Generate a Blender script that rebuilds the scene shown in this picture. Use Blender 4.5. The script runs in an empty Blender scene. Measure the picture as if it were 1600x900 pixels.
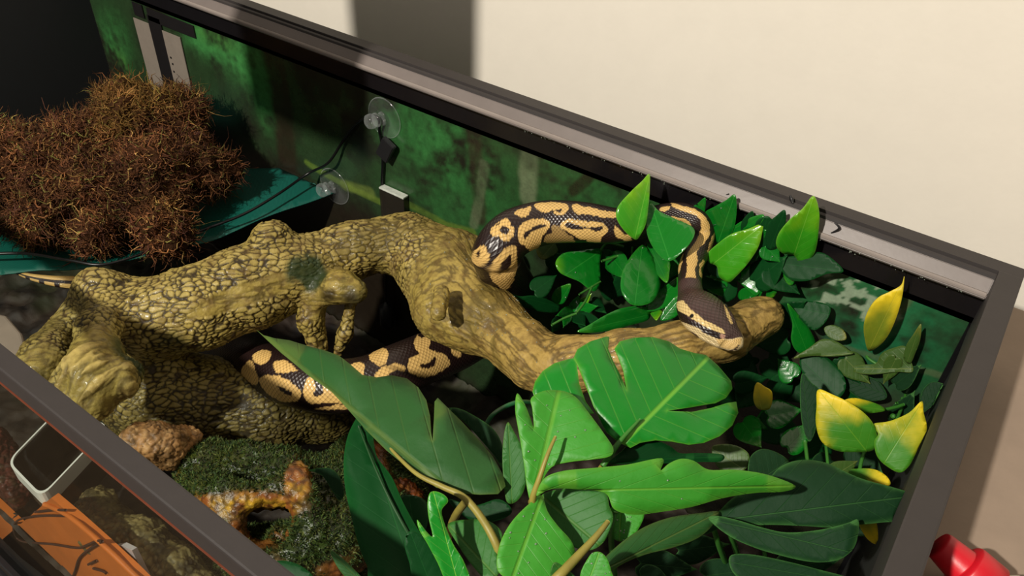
import bpy, bmesh, math, random
import numpy as np
from mathutils import Vector, Matrix
from mathutils.geometry import delaunay_2d_cdt

S = bpy.context.scene
COL = S.collection

# ------------------------------------------------------------------ camera
# world frame: z = 0 is the top of the tank frame, y = 0 under the camera, x = 0 near the right-hand end
H = 0.32
FPX = 1240.72
R = np.array([[0.8123727741140899, 0.5817469561448348, 0.04026108411850482],
              [-0.38939315141644365, 0.4897771970246788, 0.7800585047960309],
              [0.434077699851246, -0.6493756819367879, 0.6244099408249224]])
CAM = np.array([0, 0, H])
cd = bpy.data.cameras.new('camera'); cam = bpy.data.objects.new('camera', cd); COL.objects.link(cam)
cd.sensor_width = 36; cd.lens = FPX / 1600 * 36; cd.clip_start = 0.01; cd.clip_end = 50
M = Matrix(R.T.tolist()).to_4x4(); M.translation = Vector(CAM); cam.matrix_world = M
S.camera = cam

# ------------------------------------------------------------------ light and exposure
S.view_settings.view_transform = 'Standard'
S.view_settings.look = 'None'
S.view_settings.gamma = 1
S.view_settings.use_curve_mapping = False
S.view_settings.exposure = 0.0
W = bpy.data.worlds.new('room_light'); S.world = W; W.use_nodes = True
W.node_tree.nodes['Background'].inputs[0].default_value = (1.0, 0.90, 0.77, 1)
W.node_tree.nodes['Background'].inputs[1].default_value = 0.24
ld = bpy.data.lights.new('room_lamp', 'AREA'); ld.shape = 'DISK'; ld.size = 0.07; ld.energy = 62; ld.color = (1.0, 0.93, 0.82)
lamp = bpy.data.objects.new('room_lamp', ld); COL.objects.link(lamp)
LP = Vector((-0.45, -1.20, 1.38)); lamp.location = LP
lamp.rotation_euler = (Vector((-0.35, 0.35, -0.1)) - LP).to_track_quat('-Z', 'Y').to_euler()

# ------------------------------------------------------------------ helpers
rng = np.random.default_rng(7); random.seed(7)
def ray(px, py): return R.T @ np.array([px - 800, 450 - py, -FPX])
def at(px, py, z): r = ray(px, py); return CAM + r * ((z - H) / r[2])
def aty(px, py, y): r = ray(px, py); return CAM + r * (y / r[1])
def atx(px, py, x): r = ray(px, py); return CAM + r * (x / r[0])
def lim(px, py, z, ym=.538):                          # keep a point in front of the back pane
    c = ray(px, py); k = c[1] / -c[2]; return max(z, H - ym / k)
def proj(P):
    v = (np.asarray(P) - CAM) @ R.T
    return np.stack([800 + v[..., 0] / -v[..., 2] * FPX, 450 - v[..., 1] / -v[..., 2] * FPX], -1), -v[..., 2]
def mpx(p): return proj(np.asarray(p))[1] / FPX          # metres per pixel at a point

def mesh_obj(name, verts, faces, mat, parent=None, smooth=True, loc=None):
    me = bpy.data.meshes.new(name)
    me.from_pydata([tuple(v) for v in np.asarray(verts).tolist()], [], faces if isinstance(faces, list) else faces.tolist())
    me.update()
    if smooth: me.polygons.foreach_set('use_smooth', [True] * len(me.polygons))
    if mat: me.materials.append(mat)
    o = bpy.data.objects.new(name, me); COL.objects.link(o)
    if parent: o.parent = parent; o.matrix_parent_inverse = Matrix.Translation(-parent.location)
    return o
def bm_obj(name, bm, mat, parent=None, smooth=False):
    me = bpy.data.meshes.new(name); bm.normal_update(); bm.to_mesh(me); bm.free()
    if smooth: me.polygons.foreach_set('use_smooth', [True] * len(me.polygons))
    if mat: me.materials.append(mat)
    o = bpy.data.objects.new(name, me); COL.objects.link(o)
    if parent: o.parent = parent; o.matrix_parent_inverse = Matrix.Translation(-parent.location)
    return o
def thing(name, label, cat, loc=(0, 0, 0), group=None):
    o = bpy.data.objects.new(name, None); COL.objects.link(o); o.location = loc; o.empty_display_size = .02
    o['label'] = label; o['category'] = cat
    if group: o['group'] = group
    return o
def tag(o, label=None, cat=None, group=None, kind=None):
    if label: o['label'] = label
    if cat: o['category'] = cat
    if group: o['group'] = group
    if kind: o['kind'] = kind
    return o
def box(bm, a, b):
    a = np.minimum(a, b), np.maximum(a, b); lo, hi = a
    vs = [bm.verts.new((x, y, z)) for x in (lo[0], hi[0]) for y in (lo[1], hi[1]) for z in (lo[2], hi[2])]
    for f in ((0, 1, 3, 2), (4, 6, 7, 5), (0, 4, 5, 1), (2, 3, 7, 6), (0, 2, 6, 4), (1, 5, 7, 3)):
        bm.faces.new([vs[i] for i in f])
def box_obj(name, a, b, mat, parent=None, bev=0.0):
    bm = bmesh.new(); box(bm, np.array(a, float), np.array(b, float))
    bmesh.ops.recalc_face_normals(bm, faces=bm.faces)
    if bev: bmesh.ops.bevel(bm, geom=bm.edges[:], offset=bev, segments=2, affect='EDGES', profile=.6)
    return bm_obj(name, bm, mat, parent)
def attr(o, name, cols):
    me = o.data; a = me.color_attributes.new(name, 'FLOAT_COLOR', 'POINT')
    c = np.ones((len(me.vertices), 4), np.float32); c[:, :cols.shape[1]] = cols
    a.data.foreach_set('color', c.ravel())
def catmull(P, n, closed=False):
    P = np.asarray(P, float); m = len(P); out = []
    for i in (range(m) if closed else range(m - 1)):
        if closed: p0, p1, p2, p3 = P[i - 1], P[i], P[(i + 1) % m], P[(i + 2) % m]
        else: p0, p1, p2, p3 = P[max(i - 1, 0)], P[i], P[i + 1], P[min(i + 2, m - 1)]
        for t in np.arange(n) / n:
            out.append(.5 * ((2 * p1) + (p2 - p0) * t + (2 * p0 - 5 * p1 + 4 * p2 - p3) * t * t + (3 * p1 - p0 - 3 * p2 + p3) * t ** 3))
    if not closed: out.append(P[-1])
    return np.array(out)
def srgb(r, g, b):
    f = lambda c: (c / 255 / 12.92) if c / 255 <= .04045 else ((c / 255 + .055) / 1.055) ** 2.4
    return np.array([f(r), f(g), f(b)])
def inpoly(P, poly):
    x, y = P[:, 0], P[:, 1]; poly = np.asarray(poly); c = np.zeros(len(P), bool); j = len(poly) - 1
    for i in range(len(poly)):
        xi, yi = poly[i]; xj, yj = poly[j]
        if yi != yj: c ^= ((yi > y) != (yj > y)) & (x < (xj - xi) * (y - yi) / (yj - yi) + xi)
        j = i
    return c
def h3(i, j, k, s=0):
    n = (i.astype(np.int64) * 73856093) ^ (j.astype(np.int64) * 19349663) ^ (k.astype(np.int64) * 83492791) ^ (s * 2654435761)
    n = (n ^ (n >> 13)) * 1274126177 & 0xffffffff; n = (n ^ (n >> 16)) * 2246822519 & 0xffffffff
    return ((n ^ (n >> 15)) & 0xffffff) / float(0xffffff)
def vnoise(P, s=0):
    P = np.asarray(P, float); i = np.floor(P).astype(np.int64); f = P - i; f = f * f * (3 - 2 * f); o = 0
    for a in (0, 1):
        for b in (0, 1):
            for c in (0, 1):
                w = (f[:, 0] if a else 1 - f[:, 0]) * (f[:, 1] if b else 1 - f[:, 1]) * (f[:, 2] if c else 1 - f[:, 2])
                o = o + w * h3(i[:, 0] + a, i[:, 1] + b, i[:, 2] + c, s)
    return o * 2 - 1
def fbm(P, oct=4, s=0):
    o = 0; a = .5; P = np.asarray(P, float)
    for k in range(oct): o = o + a * vnoise(P * 2 ** k + 17.3 * k, s + k); a *= .5
    return o
def voro(P, s=0):                                     # F1, F2-F1 style edge distance, cell random
    P = np.asarray(P, float); i = np.floor(P).astype(np.int64)
    d1 = np.full(len(P), 9.); d2 = d1.copy(); cid = np.zeros(len(P))
    for a in (-1, 0, 1):
        for b in (-1, 0, 1):
            for c in (-1, 0, 1):
                q = i + np.array([a, b, c]); 
                pt = q + np.stack([h3(q[:, 0], q[:, 1], q[:, 2], s + k) for k in (1, 2, 3)], -1) * .85
                d = np.linalg.norm(P - pt, axis=1); rr = h3(q[:, 0], q[:, 1], q[:, 2], s + 9)
                m = d < d1; d2 = np.where(m, d1, np.minimum(d2, d)); cid = np.where(m, rr, cid); d1 = np.where(m, d, d1)
    return d1, d2 - d1, cid
def sstep(a, b, x): t = np.clip((x - a) / (b - a), 0, 1); return t * t * (3 - 2 * t)

class Field:                                           # signed distance field with smooth unions, meshed by surface nets
    def __init__(s, lo, hi, d):
        s.lo = np.array(lo, float); s.d = d; s.n = np.ceil((np.array(hi) - s.lo) / d).astype(int) + 1
        s.g = np.full(s.n, .05, np.float32)
    def sub(s, lo, hi):
        a = np.maximum(np.floor((lo - s.lo) / s.d).astype(int), 0); b = np.minimum(np.ceil((hi - s.lo) / s.d).astype(int) + 1, s.n)
        sl = tuple(slice(a[k], max(b[k], a[k])) for k in range(3))
        ax = [s.lo[k] + np.arange(sl[k].start, sl[k].stop) * s.d for k in range(3)]
        return sl, np.meshgrid(*ax, indexing='ij', sparse=True)
    def cap(s, a, b, ra, rb, k=.01, cut=False, sq=None):
        a = np.array(a, float); b = np.array(b, float); m = max(ra, rb) + k * 3
        sl, (X, Y, Z) = s.sub(np.minimum(a, b) - m, np.maximum(a, b) + m)
        d = b - a; L = max(d @ d, 1e-12)
        t = np.clip(((X - a[0]) * d[0] + (Y - a[1]) * d[1] + (Z - a[2]) * d[2]) / L, 0, 1)
        zz = (sq or 1.0)
        D = np.sqrt((X - a[0] - t * d[0]) ** 2 + (Y - a[1] - t * d[1]) ** 2 + ((Z - a[2] - t * d[2]) * zz) ** 2) - (ra + (rb - ra) * t)
        G = s.g[sl]
        if cut:
            D = -D; h = np.clip(k - np.abs(G - D), 0, None) / k; s.g[sl] = np.maximum(G, D) + h * h * k * .25
        else:
            h = np.clip(k - np.abs(G - D), 0, None) / k; s.g[sl] = np.minimum(G, D) - h * h * k * .25
    def chain(s, pts, rs, k=.01, **kw):
        for i in range(len(pts) - 1): s.cap(pts[i], pts[i + 1], rs[i], rs[i + 1], k, **kw)
    def mesh(s):
        g = s.g; g[0] = g[-1] = .05; g[:, 0] = g[:, -1] = .05; g[:, :, 0] = g[:, :, -1] = .05
        ins = g < 0; n = s.n; c = ins[:-1, :-1, :-1].astype(np.int8)
        for a in (0, 1):
            for b in (0, 1):
                for e in (0, 1):
                    if a + b + e: c = c + ins[a:n[0] - 1 + a, b:n[1] - 1 + b, e:n[2] - 1 + e]
        act = (c > 0) & (c < 8); I = np.argwhere(act); idx = np.full(act.shape, -1, np.int64); idx[act] = np.arange(len(I))
        acc = np.zeros((len(I), 3)); cnt = np.zeros(len(I))
        cor = [(a, b, e) for a in (0, 1) for b in (0, 1) for e in (0, 1)]
        for p in cor:
            for ax in range(3):
                if p[ax] == 0:
                    q = list(p); q[ax] = 1
                    gp = g[I[:, 0] + p[0], I[:, 1] + p[1], I[:, 2] + p[2]]; gq = g[I[:, 0] + q[0], I[:, 1] + q[1], I[:, 2] + q[2]]
                    m = (gp < 0) != (gq < 0); t = np.where(m, gp / np.where(m, gp - gq, 1), 0)
                    pt = np.tile(np.array(p, float), (len(I), 1)); pt[:, ax] += t
                    acc[m] += pt[m]; cnt[m] += 1
        V = s.lo + (I + acc / cnt[:, None]) * s.d; F = []
        for ax in range(3):
            a1, a2 = (ax + 1) % 3, (ax + 2) % 3
            sl0 = [slice(1, -1)] * 3; sl1 = [slice(1, -1)] * 3; sl0[ax] = slice(0, -1); sl1[ax] = slice(1, None)
            A = ins[tuple(sl0)]; B = ins[tuple(sl1)]; E = np.argwhere(A != B); fl = A[A != B]
            off = np.ones(3, int); off[ax] = 0; E = E + off
            def at_(d1, d2): q = E.copy(); q[:, a1] -= d1; q[:, a2] -= d2; return idx[q[:, 0], q[:, 1], q[:, 2]]
            Q = np.stack([at_(0, 0), at_(1, 0), at_(1, 1), at_(0, 1)], 1)
            Q[~fl] = Q[~fl][:, ::-1]; F.append(Q)
        return V, np.concatenate(F)
def subdiv(V, F):                                      # one linear split of quads plus smoothing
    n = len(V); fc = V[F].mean(1)
    E = np.sort(np.stack([F, np.roll(F, -1, 1)], 2).reshape(-1, 2), 1)
    U, inv = np.unique(E, axis=0, return_inverse=True); inv = inv.reshape(-1, 4)
    em = V[U].mean(1); NV = np.concatenate([V, fc, em]); fi = n + np.arange(len(F)); ei = n + len(F) + inv
    Q = [np.stack([F[:, k], ei[:, k], fi, ei[:, k - 1]], 1) for k in range(4)]
    return smooth_v(NV, np.concatenate(Q), 2)
def smooth_v(V, F, it):
    E = np.stack([F, np.roll(F, -1, 1)], 2).reshape(-1, 2); E = np.unique(np.sort(E, 1), axis=0)
    deg = np.bincount(E.ravel(), minlength=len(V))[:, None]
    for _ in range(it):
        A = np.zeros_like(V)
        for k in range(3): A[:, k] = np.bincount(E[:, 0], V[E[:, 1], k], len(V)) + np.bincount(E[:, 1], V[E[:, 0], k], len(V))
        V = V * .5 + A / deg * .5
    return V, F
def vnormals(V, F):
    N = np.cross(V[F[:, 2]] - V[F[:, 0]], V[F[:, 3]] - V[F[:, 1]]); A = np.zeros_like(V)
    for k in range(4):
        for c in range(3): A[:, c] += np.bincount(F[:, k], N[:, c], len(V))
    return A / (np.linalg.norm(A, axis=1)[:, None] + 1e-12)

# ------------------------------------------------------------------ materials
class NT:
    def __init__(s, name):
        s.m = bpy.data.materials.new(name); s.m.use_nodes = True; s.t = s.m.node_tree; s.b = s.t.nodes['Principled BSDF']; s.out = s.t.nodes['Material Output']
    def n(s, typ, **kw):
        o = s.t.nodes.new('ShaderNode' + typ)
        for k, v in kw.items():
            if k.startswith('i_'): 
                key = k[2:]; key = int(key) if key.isdigit() else key.replace('_', ' ')
                if hasattr(v, 'is_output') or isinstance(v, bpy.types.NodeSocket): s.t.links.new(v, o.inputs[key])
                else: o.inputs[key].default_value = v
            else: setattr(o, k, v)
        return o
    def math(s, op, a, b=None, c=None, clamp=False):
        o = s.n('Math', operation=op, use_clamp=clamp)
        for i, v in enumerate((a, b, c)):
            if v is None: continue
            if isinstance(v, bpy.types.NodeSocket): s.t.links.new(v, o.inputs[i])
            else: o.inputs[i].default_value = v
        return o.outputs[0]
    def mix(s, f, a, b, blend='MIX'):
        o = s.n('Mix', data_type='RGBA', blend_type=blend)
        for k, v in ((0, f), (6, a), (7, b)):
            if isinstance(v, bpy.types.NodeSocket): s.t.links.new(v, o.inputs[k])
            else: o.inputs[k].default_value = v if k == 0 else (*v[:3], 1)
        return o.outputs[2]
    def ramp(s, f, stops):
        o = s.n('ValToRGB'); s.t.links.new(f, o.inputs[0]); e = o.color_ramp.elements
        while len(e) < len(stops): e.new(.5)
        for i, (p, c) in enumerate(stops): e[i].position = p; e[i].color = (*c[:3], 1)
        return o.outputs[0]
    def noise(s, scale, detail=4, rough=.5, coord='Object', dist=0, vec=None):
        if vec is None: vec = s.n('TexCoord').outputs[coord]
        o = s.n('TexNoise'); s.t.links.new(vec, o.inputs['Vector']); o.inputs['Scale'].default_value = scale; o.inputs['Detail'].default_value = detail
        o.inputs['Roughness'].default_value = rough; o.inputs['Distortion'].default_value = dist; return o.outputs[0]
    def bump(s, h, strength=.5, dist=.001, nrm=None):
        o = s.n('Bump'); s.t.links.new(h, o.inputs['Height']); o.inputs['Strength'].default_value = strength; o.inputs['Distance'].default_value = dist
        if nrm is not None: s.t.links.new(nrm, o.inputs['Normal'])
        s.t.links.new(o.outputs[0], s.b.inputs['Normal']); return o.outputs[0]
    def set(s, k, v):
        if isinstance(v, bpy.types.NodeSocket): s.t.links.new(v, s.b.inputs[k])
        else: s.b.inputs[k].default_value = (*v[:3], 1) if hasattr(v, '__len__') else v
def plain(name, col, rough=.5, var=.12, scale=60, bump=.15, bd=.0006, spec=.5, metal=0, coat=0):
    t = NT(name); nz = t.noise(scale, 5, .6); c = np.array(col)
    t.set('Base Color', t.mix(nz, c * (1 - var * 2), np.minimum(c * (1 + var * 2), 1)))
    t.set('Roughness', rough); t.set('Specular IOR Level', spec); t.set('Metallic', metal); t.set('Coat Weight', coat)
    if bump: t.bump(t.noise(scale * 6, 3), bump, bd)
    return t.m
def vcol(name, rough=.5, scale=400, bump=.3, bd=.0006, spec=.5, detail=.15, coat=0, rough_var=0):
    t = NT(name); a = t.n('VertexColor', layer_name='Col'); nz = t.noise(scale, 4, .6)
    f = t.math('MULTIPLY_ADD', nz, detail * 2, 1 - detail); g = t.n('CombineColor'); [t.t.links.new(f, g.inputs[i]) for i in range(3)]
    t.set('Base Color', t.mix(1.0, a.outputs[0], g.outputs[0], 'MULTIPLY'))
    if rough_var: t.set('Roughness', t.math('MULTIPLY_ADD', t.noise(scale * .25, 3), rough_var, rough - rough_var * .5))
    else: t.set('Roughness', rough)
    t.set('Specular IOR Level', spec); t.set('Coat Weight', coat); t.set('Coat Roughness', .12)
    if bump: t.bump(t.noise(scale * 1.5, 4), bump, bd)
    return t.m
def thin_glass(name, tint=(1, 1, 1), refl=1.0, rough=.02):
    t = NT(name); tr = t.n('BsdfTransparent'); tr.inputs[0].default_value = (*tint, 1)
    gl = t.n('BsdfGlossy'); gl.inputs['Roughness'].default_value = rough
    fr = t.n('Fresnel'); fr.inputs[0].default_value = 1.5
    mx = t.n('MixShader'); t.t.links.new(t.math('MULTIPLY', fr.outputs[0], refl), mx.inputs[0]); t.t.links.new(tr.outputs[0], mx.inputs[1]); t.t.links.new(gl.outputs[0], mx.inputs[2])
    t.t.links.new(mx.outputs[0], t.out.inputs['Surface']); return t.m
def leaf_mat(name, c1, c2, vein, tipc=None, rough=.35, transl=.18, veinw=.05, edge=.35, veins=.6, tipr=(.5, .95), coat=0, fuzz=0, bumpy=.25, spec=.5):
    t = NT(name); uv = t.n('UVMap', uv_map='UVMap'); sp = t.n('SeparateXYZ'); t.t.links.new(uv.outputs[0], sp.inputs[0]); u, v = sp.outputs[0], sp.outputs[1]
    av = t.math('ABSOLUTE', v); oi = t.n('ObjectInfo').outputs['Random']
    nz = t.noise(28, 4, .6); base = t.mix(t.math('MULTIPLY_ADD', oi, .5, t.math('MULTIPLY', nz, .6), True), c1, c2)
    if tipc is not None:
        k = t.math('ADD', u, t.math('MULTIPLY_ADD', t.noise(45, 3), .9, -.45)); k = t.math('ADD', k, t.math('MULTIPLY', av, .28))
        mr = t.n('MapRange', interpolation_type='SMOOTHSTEP'); t.t.links.new(k, mr.inputs[0]); mr.inputs[1].default_value, mr.inputs[2].default_value = tipr
        base = t.mix(mr.outputs[0], base, tipc)
    mid = t.n('MapRange'); t.t.links.new(av, mid.inputs[0]); mid.inputs[1].default_value = veinw; mid.inputs[2].default_value = veinw * .3
    sv = t.math('PINGPONG', t.math('MULTIPLY', t.math('SUBTRACT', u, t.math('MULTIPLY', av, .35)), 7), .5)
    sm = t.n('MapRange'); t.t.links.new(sv, sm.inputs[0]); sm.inputs[1].default_value = .05; sm.inputs[2].default_value = .0
    vm = t.math('MAXIMUM', mid.outputs[0], t.math('MULTIPLY', sm.outputs[0], .35), clamp=True)
    ea = t.n('VertexColor', layer_name='Edge'); es = t.n('SeparateColor'); t.t.links.new(ea.outputs[0], es.inputs[0])
    col = t.mix(t.math('MULTIPLY', vm, veins), base, vein); col = t.mix(t.math('MULTIPLY', t.math('POWER', es.outputs[0], 5.0), edge), col, vein)
    t.set('Base Color', col); t.set('Roughness', rough); t.set('Specular IOR Level', spec); t.set('Coat Weight', coat); t.set('Coat Roughness', .08)
    if fuzz: t.set('Sheen Weight', fuzz); t.set('Sheen Tint', (.6, .9, .6))
    h = t.math('ADD', t.math('MULTIPLY', vm, -1.0), t.math('MULTIPLY', t.noise(60, 4, .6), 1.2)); t.bump(h, bumpy, .0015)
    tl = t.n('BsdfTranslucent'); t.t.links.new(col, tl.inputs[0]); mx = t.n('MixShader'); mx.inputs[0].default_value = transl
    t.t.links.new(t.b.outputs[0], mx.inputs[1]); t.t.links.new(tl.outputs[0], mx.inputs[2]); t.t.links.new(mx.outputs[0], t.out.inputs['Surface'])
    return t.m

# ------------------------------------------------------------------ the room
mwall = plain('beige_wall_paint', srgb(232, 225, 212), .85, .02, 30, .25, .0006, .2)
struct = lambda o: tag(o, kind='structure')
struct(box_obj('wall_back', (-3, .76, -1.3), (2.5, .82, 1.5), mwall))
struct(box_obj('floor', (-3, -2.5, -1.34), (2.5, .76, -1.3), plain('brown_carpet', srgb(120, 100, 80), .95, .2, 40)))
struct(box_obj('baseboard_back', (-3, .745, -1.3), (2.5, .76, -1.2), plain('white_trim_paint', srgb(215, 208, 195), .5, .02)))

# ------------------------------------------------------------------ tank
XL, XR, YF, YB, ZB = -1.08, .035, .113, .556, -.53
black = plain('black_plastic', srgb(26, 25, 27), .42, .1, 80, .1)
frame_m = plain('dark_brown_grey_plastic', srgb(47, 42, 41), .6, .08, 60, .2, .0004)
ledge_m = plain('grey_worn_plastic', srgb(112, 103, 99), .38, .12, 25, .15, .0004)
glass = thin_glass('tank_glass', (.94, .97, .95), .15)
silic = plain('black_silicone', srgb(14, 14, 16), .3, .1)
tank = thing('glass_tank', 'long glass terrarium with dark brown-grey plastic frame against the beige wall', 'terrarium', (-.52, .33, ZB))
def prism_x(name, prof, x0, x1, mat, parent, bev=0):
    n = len(prof); V = [(x0, y, z) for y, z in prof] + [(x1, y, z) for y, z in prof]
    F = [[i, (i + 1) % n, n + (i + 1) % n, n + i] for i in range(n)] + [list(range(n))[::-1], list(range(n, 2 * n))]
    o = mesh_obj(name, V, F, mat, parent, smooth=False); bm = bmesh.new(); bm.from_mesh(o.data); bmesh.ops.recalc_face_normals(bm, faces=bm.faces)
    if bev: bmesh.ops.bevel(bm, geom=bm.edges[:], offset=bev, segments=2, affect='EDGES')
    bm.to_mesh(o.data); bm.free(); return o
XO = .046
prism_x('back_rail', [(.572, -.0), (.572, -.05), (.560, -.05), (.560, -.009), (.5525, -.006), (.5535, -.0025), (.5555, -.0015), (.556, -.004), (.5575, -.004), (.558, -.0)], XL - .02, XO, frame_m, tank)
prism_x('inner_ledge', [(.5595, -.004), (.5525, -.0045), (.5455, -.0125), (.5435, -.0125), (.5425, -.015), (.544, -.0175), (.5595, -.0175)], XL + .0, XR - .0045, ledge_m, tank, .0006)
prism_x('ledge_lip', [(.5455, -.0120), (.5440, -.0114), (.5428, -.0124), (.5426, -.0145), (.5440, -.0150)], XL, XR - .005, plain('pale_highlight_plastic', srgb(140, 130, 124), .3, .1, 30), tank, .0003)  # brighter strip painted in as the highlight along the ledge's lower edge
box_obj('right_rail', (.0305, .098, -.05), (XO, .5585, .0005), frame_m, tank, .0012)
box_obj('front_rail', (XL - .02, .098, -.017), (.0305, .1095, 0), frame_m, tank, .0012)
box_obj('amber_seal', (XL - .02, .0976, -.0181), (XR, .1005, -.0170), plain('amber_silicone', srgb(104, 52, 34), .35, .2, 60), tank)
box_obj('left_rail', (XL - .02, .1095, -.05), (XL - .002, .556, 0), frame_m, tank, .001)
box_obj('upper_inner_band', (XL, .5535, -.045), (XR - .001, .5575, -.0175), plain('gloss_black_band', srgb(20, 18, 20), .22, .1, 40, .05), tank)
box_obj('back_pane', (XL - .006, .5615, ZB), (XR + .006, .5675, -.05), glass, tank)
box_obj('right_pane', (XR, YF, ZB), (XR + .006, .5615, -.05), glass, tank)
box_obj('front_pane', (XL - .006, .102, ZB), (XR + .006, .108, -.017), glass, tank)
box_obj('left_pane', (XL - .006, YF, ZB), (XL, .5615, -.05), glass, tank)
box_obj('bottom_frame', (XL - .02, .095, ZB - .02), (XO, .575, ZB), black, tank, .002)
box_obj('corner_seal', (XR - .006, .548, ZB), (XR, .5575, -.045), silic, tank)
tag(box_obj('side_liner', (XL + .0004, .1115, -.39), (XL + .003, .5528, -.004), plain('dark_navy_liner', srgb(7, 9, 12), .7, .3, 20)), 'near-black liner covering the far left end wall of the tank', 'liner')
tag(box_obj('side_liner', (XR - .002, .1115, -.39), (XR - .0002, .548, -.05), plain('dark_green_liner', srgb(10, 16, 12), .7, .3, 20)), 'very dark liner inside the right end wall, under the right rail', 'liner')
st = thing('tank_stand', 'black wooden stand holding up the glass tank', 'stand', (-.52, .33, -1.3))
box_obj('body', (XL - .02, .1, -1.24), (XO, .57, ZB - .045), black, st, .002)
box_obj('top', (XL - .03, .09, ZB - .045), (XO + .01, .58, ZB - .02), black, st, .002)
box_obj('plinth', (XL, .12, -1.3), (XO - .02, .56, -1.24), black, st)

# jungle print fixed inside the back pane (a flat printed sheet; colours are the print's own)
def backdrop():
    nx, nz = 560, 230; x0, x1, z0, z1 = XL + .0005, XR - .002, ZB + .002, -.04
    X, Z = np.meshgrid(np.linspace(x0, x1, nx), np.linspace(z0, z1, nz), indexing='ij')
    V = np.stack([X.ravel(), np.full(X.size, .5535), Z.ravel()], 1)
    px = proj(V)[0]
    x, z = V[:, 0], V[:, 2]; P = np.stack([x, z * 0, z], 1)
    n1 = fbm(P * 14, 5, 3); n2 = fbm(P * 45, 4, 11); n3 = fbm(P * np.array([30, 1, 8]), 4, 21); n4 = fbm(P * 160, 3, 31)
    dk = srgb(34, 34, 26); g1 = srgb(40, 60, 36); g2 = srgb(46, 98, 50); g3 = srgb(96, 150, 62)
    t1 = sstep(-.35, .3, n1 + .4 * n2)[:, None]; c = dk * (1 - t1) + g1 * t1
    def blob(bx, by, sx, sz, amp, col, thr=.0):
        nonlocal c
        p = aty(bx, by, .5535); e = np.exp(-(((x - p[0]) / sx) ** 2 + ((z - p[2]) / sz) ** 2))
        m = np.clip(e * amp * sstep(thr - .6, thr + .6, n2 * .7 + .4 * n4 + .5 * n1), 0, 1)[:, None]; c = c * (1 - m) + col * m
    for b in ((330, 70, .05, .018, 1.9, g2 * 1.6), (385, 95, .035, .03, 1.9, g2 * 1.6), (408, 150, .018, .035, 1.6, g2 * 1.4), (340, 62, .03, .01, .8, g3 * .7), (188, 50, .02, .03, .8, g2), (180, 80, .025, .04, 1.5, g2 * 1.3), (190, 100, .015, .02, .7, g3 * .6),
              (640, 200, .05, .035, 1.4, g2), (700, 240, .05, .05, 1.5, g2 * 1.25), (745, 280, .04, .05, 1.0, g2), (670, 320, .06, .03, .8, g2), (560, 180, .04, .04, .5, g1 * 1.3), (480, 150, .07, .05, .5, g1 * 1.2),
              (780, 330, .06, .03, .9, g2), (870, 300, .03, .04, .8, g2), (930, 300, .05, .04, .8, g2), (1000, 320, .1, .03, .7, g2 * .8), (1320, 460, .06, .035, 1.4, g2), (1350, 500, .05, .05, 1.2, srgb(30, 120, 80)), (1430, 560, .05, .05, .9, srgb(20, 90, 55)), (1480, 590, .03, .03, .6, g2 * .6), (1270, 440, .05, .04, 1.0, g2)):
        blob(*b)
    def streak(pts, w, col, amp=.7, hard=.5):
        nonlocal c
        q = np.array([aty(a, b, .5535)[[0, 2]] for a, b in pts]); best = np.full(len(x), 9.)
        XZ = np.stack([x, z], 1) + np.stack([n2, n1], 1) * .004
        for a, b in zip(q[:-1], q[1:]):
            d = b - a; t = np.clip(((XZ - a) @ d) / (d @ d), 0, 1); best = np.minimum(best, np.linalg.norm(XZ - a - t[:, None] * d, axis=1))
        m = (sstep(w, w * hard, best) * amp * np.clip(.8 + n2, .2, 1))[:, None]; c = c * (1 - m) + col * m
    streak([(425, 80), (440, 150), (450, 250)], .022, srgb(44, 34, 26), .8)
    streak([(740, 210), (750, 340)], .012, srgb(52, 44, 34), .8)
    streak([(826, 232), (826, 310)], .013, srgb(110, 122, 92), .75)
    streak([(756, 260), (742, 350)], .008, srgb(96, 108, 80), .7)
    streak([(868, 240), (905, 262), (960, 290)], .004, srgb(38, 30, 22), .8)
    streak([(895, 300), (930, 270), (965, 275)], .008, srgb(34, 26, 20), .85)
    streak([(880, 255), (960, 283), (1040, 305), (1100, 330)], .0022, srgb(150, 160, 120), .8, .2)
    streak([(480, 255), (540, 290), (600, 318), (640, 320), (700, 352), (740, 362)], .006, srgb(92, 116, 44), .75)
    streak([(540, 290), (580, 302)], .010, srgb(110, 128, 60), .5)
    streak([(420, 340), (470, 375)], .011, srgb(74, 96, 36), .7)
    streak([(1395, 505), (1420, 465)], .004, srgb(110, 112, 80), .7)
    streak([(1300, 540), (1480, 590)], .004, srgb(90, 100, 70), .5)
    # dark ground of the print
    g = aty(520, 320, .5535); m = (sstep(g[2] + .03, g[2] - .02, z + .012 * n1) * sstep(-.38, -.5, x))[:, None] * .85; c = c * (1 - m) + srgb(34, 27, 20) * m
    g = aty(1420, 560, .5535); m = (sstep(g[2] - .0, g[2] - .06, z + .02 * n1) * sstep(-.3, -.1, x))[:, None] * .7; c = c * (1 - m) + srgb(50, 44, 34) * m
    # pale flecks at the right end of the sheet
    p = aty(1325, 462, .5535); e = np.exp(-(((x - p[0]) / .040) ** 2 + ((z - p[2]) / .022) ** 2)); m = (sstep(.34, .40, e * (.50 + n2 * .8 + 1.3 * n4)))[:, None] * .75; c = c * (1 - m) + srgb(150, 165, 140) * m
    c = c * (1 + .18 * n4 + .2 * n3)[:, None]
    i = np.arange(nx * nz).reshape(nx, nz); F = np.stack([i[:-1, :-1], i[1:, :-1], i[1:, 1:], i[:-1, 1:]], -1).reshape(-1, 4)
    o = mesh_obj('backdrop_print', V, F, vcol('jungle_print_sheet', .25, 350, .08, .0003, .5, .3))
    attr(o, 'Col', np.clip(c * .95, 0, 1)); tag(o, 'printed jungle scene sheet covering the inside of the back pane', 'backdrop')
backdrop()

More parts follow.
